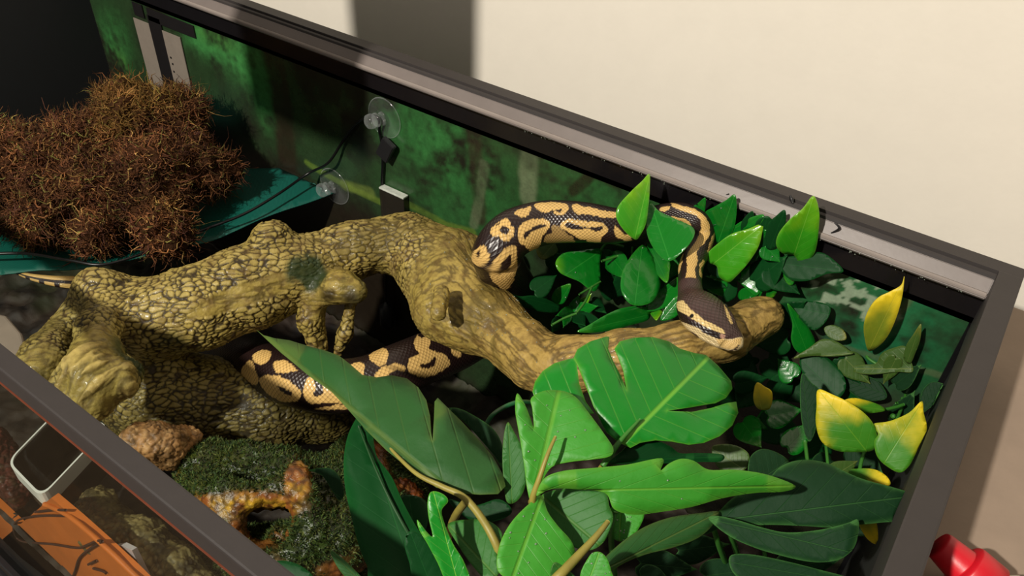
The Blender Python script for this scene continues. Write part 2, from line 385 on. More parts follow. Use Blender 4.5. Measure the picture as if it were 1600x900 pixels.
# substrate
def ground():
    n = 300; X, Y = np.meshgrid(np.linspace(XL + .004, XR - .004, n), np.linspace(.11, .552, 130), indexing='ij')
    P = np.stack([X.ravel(), Y.ravel(), X.ravel() * 0], 1)
    z = -.40 + .02 * fbm(P * 9, 3, 5) + .012 * fbm(P * 50, 4, 6) + .006 * np.abs(fbm(P * 160, 3, 8)); P[:, 2] = z
    c = srgb(40, 30, 22)[None] * (1 + 1.4 * fbm(P * 60, 3, 9))[:, None]; m = sstep(.05, .3, fbm(P * 12, 3, 13))[:, None] * .6; c = c * (1 - m) + srgb(46, 52, 24) * m
    i = np.arange(n * 130).reshape(n, 130); F = np.stack([i[:-1, :-1], i[1:, :-1], i[1:, 1:], i[:-1, 1:]], -1).reshape(-1, 4)
    o = mesh_obj('soil', P, F, vcol('damp_soil', .7, 500)); attr(o, 'Col', np.clip(c, 0.004, 1)); tag(o, 'dark damp soil covering the tank bottom', 'soil', kind='stuff')
ground()

# ------------------------------------------------------------------ resin branch
TR = at(690, 430, -.14) - at(200, 500, -.16); TR /= np.linalg.norm(TR)
SD = np.cross([0, 0, 1.], TR); SD /= np.linalg.norm(SD); UPV = np.cross(TR, SD)
def PR(px, py, z, r, s=1.):                           # point and radius from a pixel radius
    p = at(px, py, z); return p, r * s * mpx(p)
def branch():
    F = Field((-.66, .108, -.40), (-.03, .556, -.03), .002)
    def ch(L, k=.012, **kw):
        q = [PR(*l, .94) for l in L]; F.chain([a for a, _ in q], [b for _, b in q], k, **kw)
    # trunk
    ch([(165, 478, -.165, 48), (235, 496, -.165, 60), (310, 480, -.16, 66), (390, 450, -.155, 66), (460, 425, -.15, 56), (540, 398, -.145, 42), (600, 385, -.14, 38), (650, 392, -.14, 48), (700, 420, -.14, 52)])
    ch([(400, 430, -.14, 30), (424, 384, -.135, 30), (426, 374, -.118, 33)], .010)
    ch([(490, 405, -.145, 34), (560, 385, -.135, 33), (635, 368, -.13, 30), (675, 380, -.135, 28)])
    ch([(660, 390, -.135, 36), (720, 388, -.13, 24), (770, 392, -.13, 16)], .016)
    # shoulder down and to the fork
    ch([(690, 410, -.14, 50), (715, 450, -.14, 56), (760, 500, -.14, 56), (820, 548, -.135, 46), (865, 568, -.125, 44)])
    ch([(660, 430, -.145, 36), (690, 490, -.145, 36), (720, 515, -.15, 30)], .02)
    # right arm
    ch([(840, 570, -.13, 40), (900, 570, -.115, 42), (980, 556, -.105, 40), (1060, 545, -.098, 40), (1130, 525, -.09, 38), (1192, 497, -.088, 33)], .014)
    ch([(1170, 495, -.085, 30), (1192, 492, -.085, 29)], .006)
    # knobs of the left end
    ch([(160, 460, -.15, 38), (150, 452, -.14, 34)], .02)
    ch([(165, 472, -.145, 36), (152, 515, -.142, 28), (152, 560, -.142, 38), (146, 592, -.142, 48), (140, 622, -.148, 38)], .012)
    ch([(150, 590, -.145, 38), (200, 588, -.142, 26), (216, 584, -.145, 15)], .010)
    ch([(120, 600, -.145, 32), (95, 612, -.145, 20)], .012)
    ch([(100, 520, -.17, 26), (72, 560, -.16, 36), (62, 585, -.16, 34)], .014)
    ch([(150, 480, -.17, 36), (100, 530, -.17, 28)], .014)
    # lower limb
    ch([(170, 560, -.24, 50), (230, 620, -.25, 66), (320, 630, -.26, 72), (420, 635, -.27, 70), (500, 630, -.28, 60), (560, 640, -.30, 50)], .014)
    ch([(240, 540, -.21, 40), (250, 610, -.24, 50)], .03)
    ch([(560, 640, -.30, 46), (620, 660, -.34, 44), (660, 670, -.40, 40)], .014)
    ch([(330, 660, -.30, 40), (330, 700, -.36, 40), (340, 720, -.40, 36)], .014)
    # hollow knot standing in the arch
    ch([(500, 456, -.155, 24), (530, 448, -.145, 27), (556, 455, -.145, 22)], .008)
    ch([(492, 466, -.16, 20), (486, 500, -.18, 17), (498, 545, -.21, 14)], .008)
    ch([(550, 470, -.17, 10), (540, 520, -.20, 8), (528, 550, -.22, 8)], .008)
    ch([(500, 440, -.16, 26), (480, 430, -.16, 30)], .014)
    ch([(512, 458, -.095, 12), (514, 463, -.132, 13)], .006, cut=True)
    ch([(547, 461, -.09, 10), (547, 466, -.126, 11)], .006, cut=True)
    ch([(520, 500, -.16, 13), (518, 540, -.19, 14)], .006, cut=True)
    # hollows
    ch([(228, 515, -.122, 30), (244, 560, -.128, 38), (250, 600, -.15, 34)], .008, cut=True)
    ch([(725, 480, -.088, 12), (722, 496, -.100, 15)], .008, cut=True); ch([(690, 455, -.10, 14), (686, 490, -.105, 14)], .01); ch([(675, 470, -.088, 6), (672, 500, -.1, 6)], .006, cut=True)
    ch([(118, 545, -.10, 9), (128, 600, -.105, 7)], .01, cut=True)
    V, Q = F.mesh(); V, Q = smooth_v(V, Q, 3); V, Q = subdiv(V, Q)
    N = vnormals(V, Q); px, dep = proj(V)
    L = np.stack([V @ TR, V @ SD, V @ UPV], 1)
    wob = np.stack([fbm(V * 60, 3, 41), fbm(V * 60, 3, 42), fbm(V * 60, 3, 43)], 1)
    f1, e1, cid = voro((L * np.array([112, 225, 225])) + wob * 1.0 + 2.2 * np.stack([fbm(V * 22, 2, 44), fbm(V * 22, 2, 45), fbm(V * 22, 2, 46)], 1), 3)
    # where the bark is cobbled and where the wood is bare
    def near(x, y, z, r, s=1.): p = at(x, y, z); return sstep(1.15, .75, np.linalg.norm((V - p), axis=1) / (r * mpx(p)))
    bark = sstep(715, 640, px[:, 0] + 20 * wob[:, 0]) * (1 - .85 * np.maximum.reduce([near(150, 590, -.12, 75), near(150, 530, -.12, 55), near(60, 575, -.14, 55), near(690, 440, -.11, 90), near(530, 470, -.15, 60), near(430, 350, -.12, 30)]))
    e_ = np.exp(-(((px[:, 0] - 400 - (px[:, 1] - 450) * -1.2) / 62) ** 2 + ((px[:, 1] - 455 + (px[:, 0] - 400) * .28) / 20) ** 4)) * (L[:, 2] > np.median(L[:, 2]))
    bark = bark * (1 - .95 * sstep(.3, .6, e_))
    cw = .22 + .16 * fbm(V * 55, 3, 47); crack = sstep(cw, cw * .25, e1)
    gx = L * np.array([14, 170, 170]) + wob * .5; grain = fbm(gx, 4, 51)
    # the arm runs another way, so its grain does too
    A = at(1192, 497, -.09) - at(865, 568, -.12); A /= np.linalg.norm(A); B = np.cross([0, 0, 1.], A); B /= np.linalg.norm(B); C_ = np.cross(A, B)
    LA = np.stack([V @ A, V @ B, V @ C_], 1); ga = fbm(LA * np.array([12, 190, 190]) + wob * .5, 4, 52)
    arm = sstep(830, 900, px[:, 0]); D = at(820, 548, -.13) - at(690, 420, -.14); D /= np.linalg.norm(D); B = np.cross([0, 0, 1.], D); B /= np.linalg.norm(B); C_ = np.cross(D, B)
    LD = np.stack([V @ D, V @ B, V @ C_], 1); gd = fbm(LD * np.array([12, 170, 170]) + wob * .5, 4, 53)
    dm = sstep(670, 720, px[:, 0]); grain = grain * (1 - dm) + (gd * (1 - arm) + ga * arm) * dm
    lump = fbm(V * 45, 3, 61); fine = fbm(V * 300, 3, 62)
    rid = 1 - np.abs(grain) * 3.2; rid = sstep(.35, 1., rid)
    rib = sstep(0, 1, near(150, 585, -.12, 80)); rg = fbm(np.stack([V[:, 0] * 170, V[:, 1] * 22, V[:, 2] * 60], 1) + wob * .6, 3, 63); grain = grain * (1 - rib) + rg * rib; rid = rid * (1 - rib) + sstep(.5, 1, 1 - np.abs(rg) * 3.2) * rib
    disp = bark * ((1 - crack) * .0014 * (.6 + .5 * cid)) + (1 - bark) * (-.0007 * rid + .0004 * grain) + (.0032 - .0018 * arm) * lump + .0003 * fine + rib * .0045 * rg
    V2 = V + N * disp[:, None]
    ol = srgb(144, 126, 62); ye = srgb(158, 137, 60); tan = srgb(176, 144, 80); dkc = srgb(38, 28, 14); pale = srgb(186, 168, 108); gr = srgb(28, 46, 18)
    tn = fbm(V * 26, 4, 71)
    c = ol[None] * (1 + .35 * tn)[:, None]; m = sstep(-.2, .3, fbm(V * 18, 3, 72))[:, None] * .5; c = c * (1 - m) + ye * m
    m = (bark * (.25 + .5 * cid) * sstep(.12, .5, e1))[:, None]; c = c * (1 - m * .6) + pale * m * .6
    m = (sstep(640, 900, px[:, 0]) * .75)[:, None]; c = c * (1 - m) + tan * (1 + .3 * tn)[:, None] * m
    m = (bark * crack * .97)[:, None]; c = c * (1 - m) + dkc * m
    m = (rib * sstep(-.1, .3, rg) * .6)[:, None]; c = c * (1 - m) + srgb(196, 170, 104) * m
    m = ((1 - bark) * rid * .7)[:, None]; c = c * (1 - m) + dkc * 1.6 * m
    m = ((1 - bark) * sstep(.1, .5, fbm(V * 120, 3, 73)) * .35)[:, None]; c = c * (1 - m) + srgb(104, 78, 38) * m
    m = (sstep(.02, .35, fbm(V * 140, 4, 76)) * .45)[:, None]; c = c * (1 - m) + srgb(84, 62, 28) * m
    m = sstep(.28, .45, fbm(V * 20, 3, 74) + .3 * (lump < -.1))[:, None] * .55; c = c * (1 - m) + srgb(84, 72, 28) * m
    m = np.maximum.reduce([near(240, 535, -.135, 62), near(258, 575, -.165, 66), near(480, 425, -.13, 34), .8 * near(220, 480, -.12, 26), .6 * near(60, 590, -.14, 36), .5 * near(560, 450, -.14, 30)]) * sstep(-.45, .0, fbm(V * 70, 3, 75)); m = m[:, None] * .92; c = c * (1 - m) + gr * m
    m = (np.maximum.reduce([np.exp(-(((px[:, 0] - 513) / 13) ** 2 + ((px[:, 1] - 461) / 11) ** 2) ** 2) * (V[:, 2] > -.17), np.exp(-(((px[:, 0] - 547) / 12) ** 2 + ((px[:, 1] - 464) / 10) ** 2) ** 2) * (V[:, 2] > -.17), .8 * near(724, 488, -.105, 15)]) * .85)[:, None]; c = c * (1 - m) + srgb(34, 26, 12) * m  # shade of the knot and shoulder hollows painted into the colour
    low = sstep(-.20, -.25, V[:, 2])[:, None]; c = c * (1 - .62 * low) + low * srgb(70, 60, 32) * .25  # lower limb's shade put into its colour, deepening with depth
    end = near(1222, 487, -.09, 34) * .5; c = c * (1 - end[:, None]) + srgb(124, 88, 44) * end[:, None]
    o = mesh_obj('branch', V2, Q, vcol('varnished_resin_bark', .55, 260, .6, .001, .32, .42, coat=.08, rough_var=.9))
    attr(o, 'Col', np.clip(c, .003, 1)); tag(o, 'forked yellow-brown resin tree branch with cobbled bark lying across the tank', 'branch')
    return V2
BV = branch()

# ------------------------------------------------------------------ the snake
def snake():
    # px, py, z, half-width in pixels  (tail tip first)
    K = [(17, 422, -.200, 1.5), (45, 432, -.200, 5), (80, 439, -.203, 8.5), (115, 443, -.208, 11.5), (160, 452, -.23, 15), (215, 480, -.262, 20), (280, 515, -.275, 27), (345, 548, -.262, 33), (395, 568, -.238, 39), (450, 590, -.222, 43), (510, 605, -.215, 44), (570, 600, -.21, 43), (620, 580, -.207, 42), (668, 560, -.21, 41), (715, 540, -.215, 40), (765, 505, -.215, 40), (800, 465, -.18, 39), (786, 428, -.115, 39), (776, 400, -.083, 39), (800, 368, -.068, 39), (850, 350, -.062, 36), (910, 349, -.058, 33), (960, 354, -.058, 29), (1005, 350, -.060, 24), (1040, 337, -.058, 19), (1068, 334, -.053, 17), (1090, 345, -.050, 17), (1099, 366, -.050, 17.5), (1090, 392, -.052, 18.5), (1080, 416, -.056, 19), (1078, 440, -.060, 18.5)]
    hd = [(1080, 459, -.061, 21), (1089, 476, -.0605, 34), (1101, 493, -.0600, 40), (1116, 509, -.061, 37), (1130, 522, -.0625, 30.5), (1141.5, 532.5, -.0640, 24), (1148.5, 540.5, -.0645, 16), (1152, 544.5, -.0645, 9), (1153.5, 546, -.0645, 2)]
    P = []; r = []
    for a in K + hd: p = at(a[0], a[1], lim(a[0], a[1], a[2], .544 - a[3] * .00055) if a[0] > 700 else a[2]); P.append(p); r.append(a[3] * mpx(p))
    nk = len(K) - 1
    C = catmull(np.column_stack([P, r]), 48); 
    C4 = C[:, :3]; rad = C[:, 3]; kk = np.arange(len(C)) / 48
    s = np.concatenate([[0], np.cumsum(np.linalg.norm(np.diff(C4, axis=0), axis=1))]); tot = s[-1]
    ss = np.linspace(0, tot, 1900); Cc = np.stack([np.interp(ss, s, C4[:, i]) for i in range(3)], 1); rr = np.interp(ss, s, rad); kk = np.interp(ss, s, kk)
    # smooth the axis a little
    for _ in range(8):
        q = Cc.copy(); q[1:-1] = (Cc[:-2] + Cc[1:-1] * 2 + Cc[2:]) / 4; hf = (kk < nk - 1)[:, None]; Cc = np.where(hf, q, Cc)
    T = np.gradient(Cc, axis=0); T /= np.linalg.norm(T, axis=1)[:, None]
    SV = np.cross(T, [0, 0, 1.]); SV /= np.linalg.norm(SV, axis=1)[:, None]; UV = np.cross(SV, T)
    NA = 120; th = np.linspace(0, 2 * math.pi, NA, endpoint=False)
    head = sstep(nk - .3, nk + 1.2, kk)
    ct, stn = np.cos(th), np.sin(th)                  # th=0 side, pi/2 dorsal
    ex = 1 + head[:, None] * .0
    hfac = (1 - head * .36)[:, None]
    # flattened belly, head flattened above with a brow ridge
    cx = np.sign(ct) * np.abs(ct) ** (1 - .12 * head[:, None]); cy = np.sign(stn) * np.abs(stn) ** (1 + 0 * head[:, None])
    cy = np.where(stn < 0, cy * .86, cy * (1 + .02 * ex)); 
    # slim snout seen from the side
    snout = sstep(nk + 2.6, nk + 6.2, kk)[:, None]
    X = cx * rr[:, None]; Y = cy * rr[:, None] * hfac * (1 - .0 * snout)
    brow = np.exp(-((kk - (nk + 4.4)) / .8) ** 2)[:, None] * np.exp(-((np.abs(ct) - .72) / .16) ** 2) * (stn > 0); X = X * (1 + .05 * brow); Y = Y + brow * .0010
    groove = np.exp(-((kk - (nk + 4.9)) / 1.1) ** 2)[:, None] * np.exp(-((stn - .08) / .12) ** 2); X = X * (1 - .05 * groove)
    V = Cc[:, None] + SV[:, None] * X[..., None] + UV[:, None] * Y[..., None]; V = V.reshape(-1, 3)
    nS = len(ss); i = np.arange(nS * NA).reshape(nS, NA); j = np.roll(i, -1, 1)
    F = np.stack([i[:-1], j[:-1], j[1:], i[1:]], -1).reshape(-1, 4)
    Fl = F.tolist() + [i[0][::-1].tolist(), i[-1].tolist()]
    Nn = (SV[:, None] * ct[None, :, None] + UV[:, None] * stn[None, :, None]).reshape(-1, 3)
    S_ = np.repeat(ss, NA); K_ = np.repeat(kk, NA); RR = np.repeat(rr, NA); TH = np.tile(th, nS); up = np.sin(TH); HD = np.repeat(head, NA)
    px, _ = proj(V); vis = ((CAM - V) * Nn).sum(1) > -.02 * np.linalg.norm(CAM - V, axis=1)
    gold = srgb(214, 176, 106); dark = srgb(36, 22, 20); cream = srgb(214, 192, 142); brown = srgb(66, 46, 44)
    jag = np.stack([fbm(V * 300, 2, 81), fbm(V * 300, 2, 82)], 1) * 2.4
    pq = px + jag
    rv = np.random.default_rng(3)
    # the back and far side: rows of rounded saddles, own pattern of the skin
    gs = S_ / .045; ci = np.floor(gs); fx = gs - ci - .5; a = np.where(np.cos(TH) > 0, 1, -1); el = (TH + math.pi / 2) % (2 * math.pi) - math.pi / 2; el = np.where(el > math.pi / 2, math.pi - el, el)
    jit = h3(ci, a, ci * 0, 5) - .5; d = np.sqrt((fx / .40) ** 2 + ((el - .05 + .2 * jit) / .75) ** 2) + .25 * fbm(np.stack([S_ * 60, np.cos(TH) * 2, np.sin(TH) * 2], 1), 2, 6)
    g = (d < .95).astype(float) * (1 - (d < .38))
    tailz = K_ < 4.5
    g = np.where(tailz, ((np.abs(el - 1.5) < .55) | ((np.abs(el - .1) < .38) & (np.sin(S_ * 420) > -.5))).astype(float), g)
    front = (K_ > 6.5) & vis & (K_ < nk + 9)
    g = np.where((K_ > 14.2) & (K_ < 16.2), 0, g)
    g = np.where(front, 0, g)
    def cr(L, ox, oy, sc): return catmull(np.array(L, float) / sc + np.array([ox, oy]), 5, True)
    U = lambda L: cr(L, 730, 300, 5.625); Nk = lambda L: cr(L, 1030, 300, 3.4636); Lw = lambda L: cr(L, 350, 380, 3.2135)
    body = (K_ > 15.5) & (K_ < 24.2) & vis; low = (K_ > 6.5) & (K_ < 15) & vis; neck = (K_ > 22.8) & vis
    def put(mask, poly, val):
        nonlocal g
        q = mask & inpoly(pq, poly); g = np.where(q, val, g)
    for L in ([(412,178),(470,148),(545,125),(558,158),(530,205),(490,222),(440,205)], [(585,112),(700,90),(800,92),(880,108),(888,150),(860,190),(810,203),(760,190),(755,162),(690,185),(640,165),(600,145)], [(925,115),(960,105),(1030,125),(1110,140),(1200,165),(1330,185),(1310,228),(1200,225),(1130,210),(1040,200),(970,195),(935,160)],
              [(345,225),(380,260),(380,290),(410,330),(405,390),(360,432),(300,415),(280,385),(220,385),(208,340),(240,290),(300,245)], [(540,245),(620,233),(700,245),(728,285),(700,330),(665,390),(640,470),(585,535),(555,520),(500,470),(450,440),(445,380),(460,300)],
              [(820,285),(860,245),(950,240),(1080,262),(1180,272),(1228,305),(1235,350),(1180,395),(1170,440),(1100,440),(1020,425),(960,400),(900,355),(840,325)], [(1290,295),(1340,330),(1380,370),(1430,380),(1440,425),(1380,425),(1320,405),(1295,360)],
              [(90,490),(150,475),(175,520),(195,555),(185,600),(150,630),(110,655),(75,640),(30,590),(45,540)], [(380,478),(425,480),(438,560),(440,650),(415,760),(380,830),(330,858),(280,835),(215,770),(200,700),(225,620),(270,560),(330,500)]): put(body, U(L), 1)
    for L in ([(775,155),(830,150),(825,178),(785,175)], [(290,320),(325,298),(365,320),(368,350),(345,375),(300,360)], [(245,300),(290,262),(275,290)], [(500,370),(545,330),(620,290),(690,285),(685,305),(620,325),(560,360),(510,408),(497,400)],
              [(855,285),(900,272),(960,290),(1060,310),(1180,305),(1185,330),(1130,345),(1060,320),(960,330),(880,310)], [(80,535),(105,515),(110,550),(90,585)], [(385,550),(390,600),(370,680),(345,700),(325,685),(290,725),(268,720),(285,660),(320,600)]): put(body, U(L), 0)
    put(body, U([(740,300),(800,300),(880,370),(930,400),(940,450),(800,450),(680,440),(700,380),(740,360)]), .42)
    for L in ([(145,560),(200,535),(235,550),(225,590),(185,610),(150,590)], [(110,600),(140,590),(160,640),(175,690),(150,710),(110,685),(85,650)], [(190,670),(240,660),(310,680),(365,720),(388,760),(365,792),(300,795),(240,770),(195,730),(180,695)], [(245,610),(270,590),(310,590),(370,640),(330,645),(270,650)],
              [(400,750),(410,700),(430,670),(460,690),(520,730),(600,800),(520,800),(440,805),(405,780)], [(455,830),(600,808),(640,830),(500,838)], [(640,605),(700,600),(705,640),(690,670),(650,640)], [(730,560),(790,525),(825,545),(815,600),(780,615),(740,590)], [(755,670),(790,625),(860,605),(910,620),(905,640),(850,640),(800,680)],
              [(955,520),(960,480),(985,445),(1030,450),(1035,490),(1030,530),(1070,545),(1115,565),(1135,610),(1080,650),(1020,672),(960,660),(925,640),(925,590),(960,565),(985,555)], [(1140,510),(1190,500),(1190,570),(1150,560)]): put(low, Lw(L), 1)
    for L in ([(265,720),(300,725),(340,750),(335,765),(300,750)], [(450,690),(485,700),(497,750),(470,770),(445,760),(460,730)], [(985,610),(1030,600),(1055,570),(1065,590),(1050,620),(1000,630)], [(975,450),(1005,445),(1005,470),(980,470)]): put(low, Lw(L), 0)
    for L in ([(60,60),(140,78),(200,95),(240,125),(272,180),(270,235),(240,280),(205,320),(210,370),(195,420),(205,490),(222,540),(160,545),(150,500),(140,480),(150,420),(148,350),(175,300),(195,270),(225,200),(220,150),(180,120),(110,100)],
              [(0,95),(30,78),(60,82),(30,105)], [(60,130),(120,140),(165,165),(170,185),(130,165)], [(130,320),(120,400),(105,440),(94,380),(115,340)], [(185,215),(180,250),(150,300),(140,290),(165,260)], [(300,215),(305,260),(270,325),(262,315),(280,260)], [(235,370),(248,380),(225,420),(238,470),(218,450),(216,400)]): put(neck, Nk(L), 1)
    belly = sstep(-.55, -.8, up) * (1 - HD) * (1 - front)
    gn = np.clip(g, 0, 1)[:, None]; tone = (1 + .18 * fbm(V * 90, 3, 91))[:, None]
    lo = sstep(.75, -.3, up)[:, None]; gcol = gold * (1 + .12 * lo)
    c = dark * (1 - gn) + gcol * gn * tone; b = belly[:, None]; c = c * (1 - b) + srgb(190, 180, 160) * b
    # head markings
    hm = sstep(nk + .1, nk + .7, K_)[:, None]; c = c * (1 - hm) + (brown * (1 + .22 * fbm(V * 250, 3, 92))[:, None]) * hm
    hmask = (K_ > nk - .5)
    lipm = hmask & (el < -.12); c[lipm & (K_ > nk + .8)] = cream
    sd = (K_ > nk + .6)
    for sgn in (1, -1):
        side = sd & ((np.cos(TH) * sgn) > 0)
        k2 = (K_ - nk)
        hi = .62 - .02 * k2; q = side & (el > hi - .30) & (el < hi) & (k2 < 6.2); c[q] = cream * np.array([1, .92, .75])
        q = side & (el > -.12) & (el < hi - .30) & (k2 < 5.8); c[q] = dark * .9
    q = (K_ - nk > 6.0) & (el < .7); c[q] = cream * .85
    # traced head markings on the side that faces up and front
    def hp(L, col):
        q = hmask & vis & inpoly(px + jag * .4, Nk(L)); c[q] = col
    top = hmask & vis & (K_ > nk + .3); c[top] = (brown * (1 + .25 * fbm(V * 250, 3, 92))[:, None])[top]
    hp([(90,655),(110,690),(160,715),(215,735),(225,750),(260,770),(330,790),(390,795),(450,785),(440,840),(370,870),(320,870),(250,840),(200,770),(140,745),(85,710)], cream)
    hp([(300,775),(350,800),(400,800),(445,790),(430,835),(380,850),(330,835)], cream * np.array([1, .88, .66]))
    hp([(90,630),(130,655),(180,700),(225,720),(290,750),(335,772),(328,798),(260,770),(215,738),(160,718),(110,695),(92,660)], dark * .8)
    hp([(95,598),(130,588),(160,625),(210,665),(240,690),(300,720),(345,745),(352,768),(320,760),(240,725),(200,700),(150,668),(105,640)], cream * np.array([1, .95, .78]))
    hp([(352,610),(365,630),(385,670),(398,710),(385,712),(365,665)], cream * np.array([1, .9, .7]))
    hp([(330,770),(355,775),(350,795),(332,790)], srgb(170, 130, 110))
    hp([(240,835),(300,838),(360,858),(400,850),(430,826),(433,832),(400,858),(350,866),(300,848),(250,843)], dark * 1.5)
    t = NT('snake_skin'); a_ = t.n('VertexColor', layer_name='Col'); uv = t.n('UVMap', uv_map='UVMap')
    mp = t.n('Mapping'); t.t.links.new(uv.outputs[0], mp.inputs[0]); mp.inputs['Scale'].default_value = (1, 1, 1)
    sp = t.n('SeparateXYZ'); t.t.links.new(mp.outputs[0], sp.inputs[0])
    p_ = t.math('ADD', sp.outputs[0], sp.outputs[1]); m_ = t.math('SUBTRACT', sp.outputs[0], sp.outputs[1])
    d1 = t.math('PINGPONG', p_, .5); d2 = t.math('PINGPONG', m_, .5); hgt = t.math('MULTIPLY', t.math('POWER', t.math('MULTIPLY', d1, 2), .5), t.math('POWER', t.math('MULTIPLY', d2, 2), .5))
    t.set('Base Color', t.mix(1.0, a_.outputs[0], t.ramp(hgt, [(0, (.42, .38, .34)), (.45, (1, 1, 1))]), 'MULTIPLY'))
    t.set('Roughness', .33); t.set('Specular IOR Level', .55); t.bump(hgt, .55, .0005)
    root = thing('ball_python', 'black and gold patterned python draped over the branch, head resting on its right arm', 'snake', tuple(at(800, 400, -.12)))
    o = mesh_obj('body', V, Fl, t.m, root); attr(o, 'Col', np.clip(c, .003, 1))
    uvl = o.data.uv_layers.new(name='UVMap'); li = np.zeros(len(o.data.loops), np.int32); o.data.loops.foreach_get('vertex_index', li)
    ntr = 34.
    uu = S_ / .0036; vv = TH / (2 * math.pi) * ntr; Lu = uu[li]; Lv = vv[li]
    nl = len(F) * 4; q = Lv[:nl].reshape(-1, 4); q[(q.max(1) - q.min(1)) > ntr / 2] = np.where(q[(q.max(1) - q.min(1)) > ntr / 2] < ntr / 2, q[(q.max(1) - q.min(1)) > ntr / 2] + ntr, q[(q.max(1) - q.min(1)) > ntr / 2]); Lv[:nl] = q.ravel()
    uvl.data.foreach_set('uv', np.stack([Lu, Lv], 1).astype(np.float32).ravel())
    # eyes
    em = NT('snake_eye'); em.set('Base Color', (.006, .005, .004)); em.set('Roughness', .06); em.bump(em.noise(40, 2), .02, .0001)
    for sgn, kx in ((-1, 3.2), (1, 3.2)):
        ii = int(np.searchsorted(kk, nk + kx)); p = Cc[ii] + SV[ii] * sgn * rr[ii] * .78 + UV[ii] * rr[ii] * .36
        bm = bmesh.new(); bmesh.ops.create_uvsphere(bm, u_segments=20, v_segments=12, radius=.0019); bmesh.ops.translate(bm, vec=p, verts=bm.verts); bm_obj('eye', bm, em.m, root, True)
    for sgn in (-1, 1):
        ii = int(np.searchsorted(kk, nk + 6.3)); p = Cc[ii] + SV[ii] * sgn * rr[ii] * .62 + UV[ii] * rr[ii] * .36
        bm = bmesh.new(); bmesh.ops.create_uvsphere(bm, u_segments=12, v_segments=8, radius=.0006); bmesh.ops.translate(bm, vec=p, verts=bm.verts); bm_obj('nostril', bm, em.m, root, True)
snake()

# ------------------------------------------------------------------ plants
G = dict(
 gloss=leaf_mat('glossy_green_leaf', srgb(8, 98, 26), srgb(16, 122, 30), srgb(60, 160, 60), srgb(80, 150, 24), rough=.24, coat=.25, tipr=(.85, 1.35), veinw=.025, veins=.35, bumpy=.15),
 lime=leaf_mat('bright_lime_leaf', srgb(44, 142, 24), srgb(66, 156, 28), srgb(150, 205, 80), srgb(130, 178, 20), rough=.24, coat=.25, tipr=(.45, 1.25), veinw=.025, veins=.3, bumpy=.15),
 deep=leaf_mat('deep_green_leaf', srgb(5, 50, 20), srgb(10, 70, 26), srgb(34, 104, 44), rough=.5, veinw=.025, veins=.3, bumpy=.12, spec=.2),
 mons=leaf_mat('cut_leaf_green', srgb(10, 122, 30), srgb(16, 134, 28), srgb(130, 195, 60), rough=.38, veinw=.028, transl=.15, bumpy=.35),
 pale=leaf_mat('soft_light_green_leaf', srgb(48, 136, 34), srgb(60, 150, 38), srgb(120, 175, 50), rough=.5, veinw=.05, veins=.4, fuzz=0, bumpy=.4),
 soft=leaf_mat('matte_mid_green_leaf', srgb(36, 100, 32), srgb(46, 112, 36), srgb(96, 130, 44), rough=.6, veinw=.045, veins=.35, fuzz=0, bumpy=.4),
 under=leaf_mat('dull_green_leaf_back', srgb(30, 82, 30), srgb(36, 92, 32), srgb(110, 128, 52), rough=.62, veinw=.06, veins=.35, fuzz=0, bumpy=.5),
 dark=leaf_mat('dark_velvet_leaf', srgb(12, 46, 22), srgb(20, 56, 28), srgb(66, 118, 58), rough=.66, veinw=.02, fuzz=0, bumpy=.5, edge=.9, veins=.35, spec=.2),
 yel=leaf_mat('green_leaf_with_yellow_tip', srgb(44, 116, 20), srgb(70, 132, 26), srgb(120, 165, 40), srgb(226, 198, 32), rough=.5, tipr=(.38, 1.0), veins=.35, veinw=.025, transl=.1),
 yall=leaf_mat('yellow_leaf_with_green_heart', srgb(96, 120, 30), srgb(130, 140, 30), srgb(190, 180, 60), srgb(230, 202, 34), rough=.5, tipr=(.30, 1.0), veins=.35, veinw=.025, transl=.1),
 oliv=leaf_mat('dull_olive_leaf', srgb(52, 84, 28), srgb(66, 96, 34), srgb(120, 135, 70), srgb(120, 120, 40), rough=.5, tipr=(.8, 1.3), veinw=.03),
)
stem_g = plain('green_plastic_stem', srgb(50, 110, 34), .5, .15, 80)
stem_y = plain('tan_green_petiole', srgb(138, 128, 56), .5, .2, 60)

SPOTS = []
def tube(name, pts, rad, mat, parent=None, seg=10, n=8, cap=True):
    C = catmull(pts, n); m = len(C); r = np.interp(np.linspace(0, 1, m), np.linspace(0, 1, len(np.atleast_1d(rad))) if np.ndim(rad) else [0, 1], rad if np.ndim(rad) else [rad, rad])
    T = np.gradient(C, axis=0); T /= np.linalg.norm(T, axis=1)[:, None] + 1e-12; ref = np.array([.3, .2, .93]); A = np.cross(T, ref); A /= np.linalg.norm(A, axis=1)[:, None] + 1e-9; B = np.cross(T, A)
    th = np.linspace(0, 2 * math.pi, seg, endpoint=False)
    V = C[:, None] + (A[:, None] * np.cos(th)[None, :, None] + B[:, None] * np.sin(th)[None, :, None]) * r[:, None, None]
    i = np.arange(m * seg).reshape(m, seg); j = np.roll(i, -1, 1); F = np.stack([i[:-1], j[:-1], j[1:], i[1:]], -1).reshape(-1, 4).tolist() + [i[0].tolist(), i[-1][::-1].tolist()]
    return mesh_obj(name, V.reshape(-1, 3), F, mat, parent)

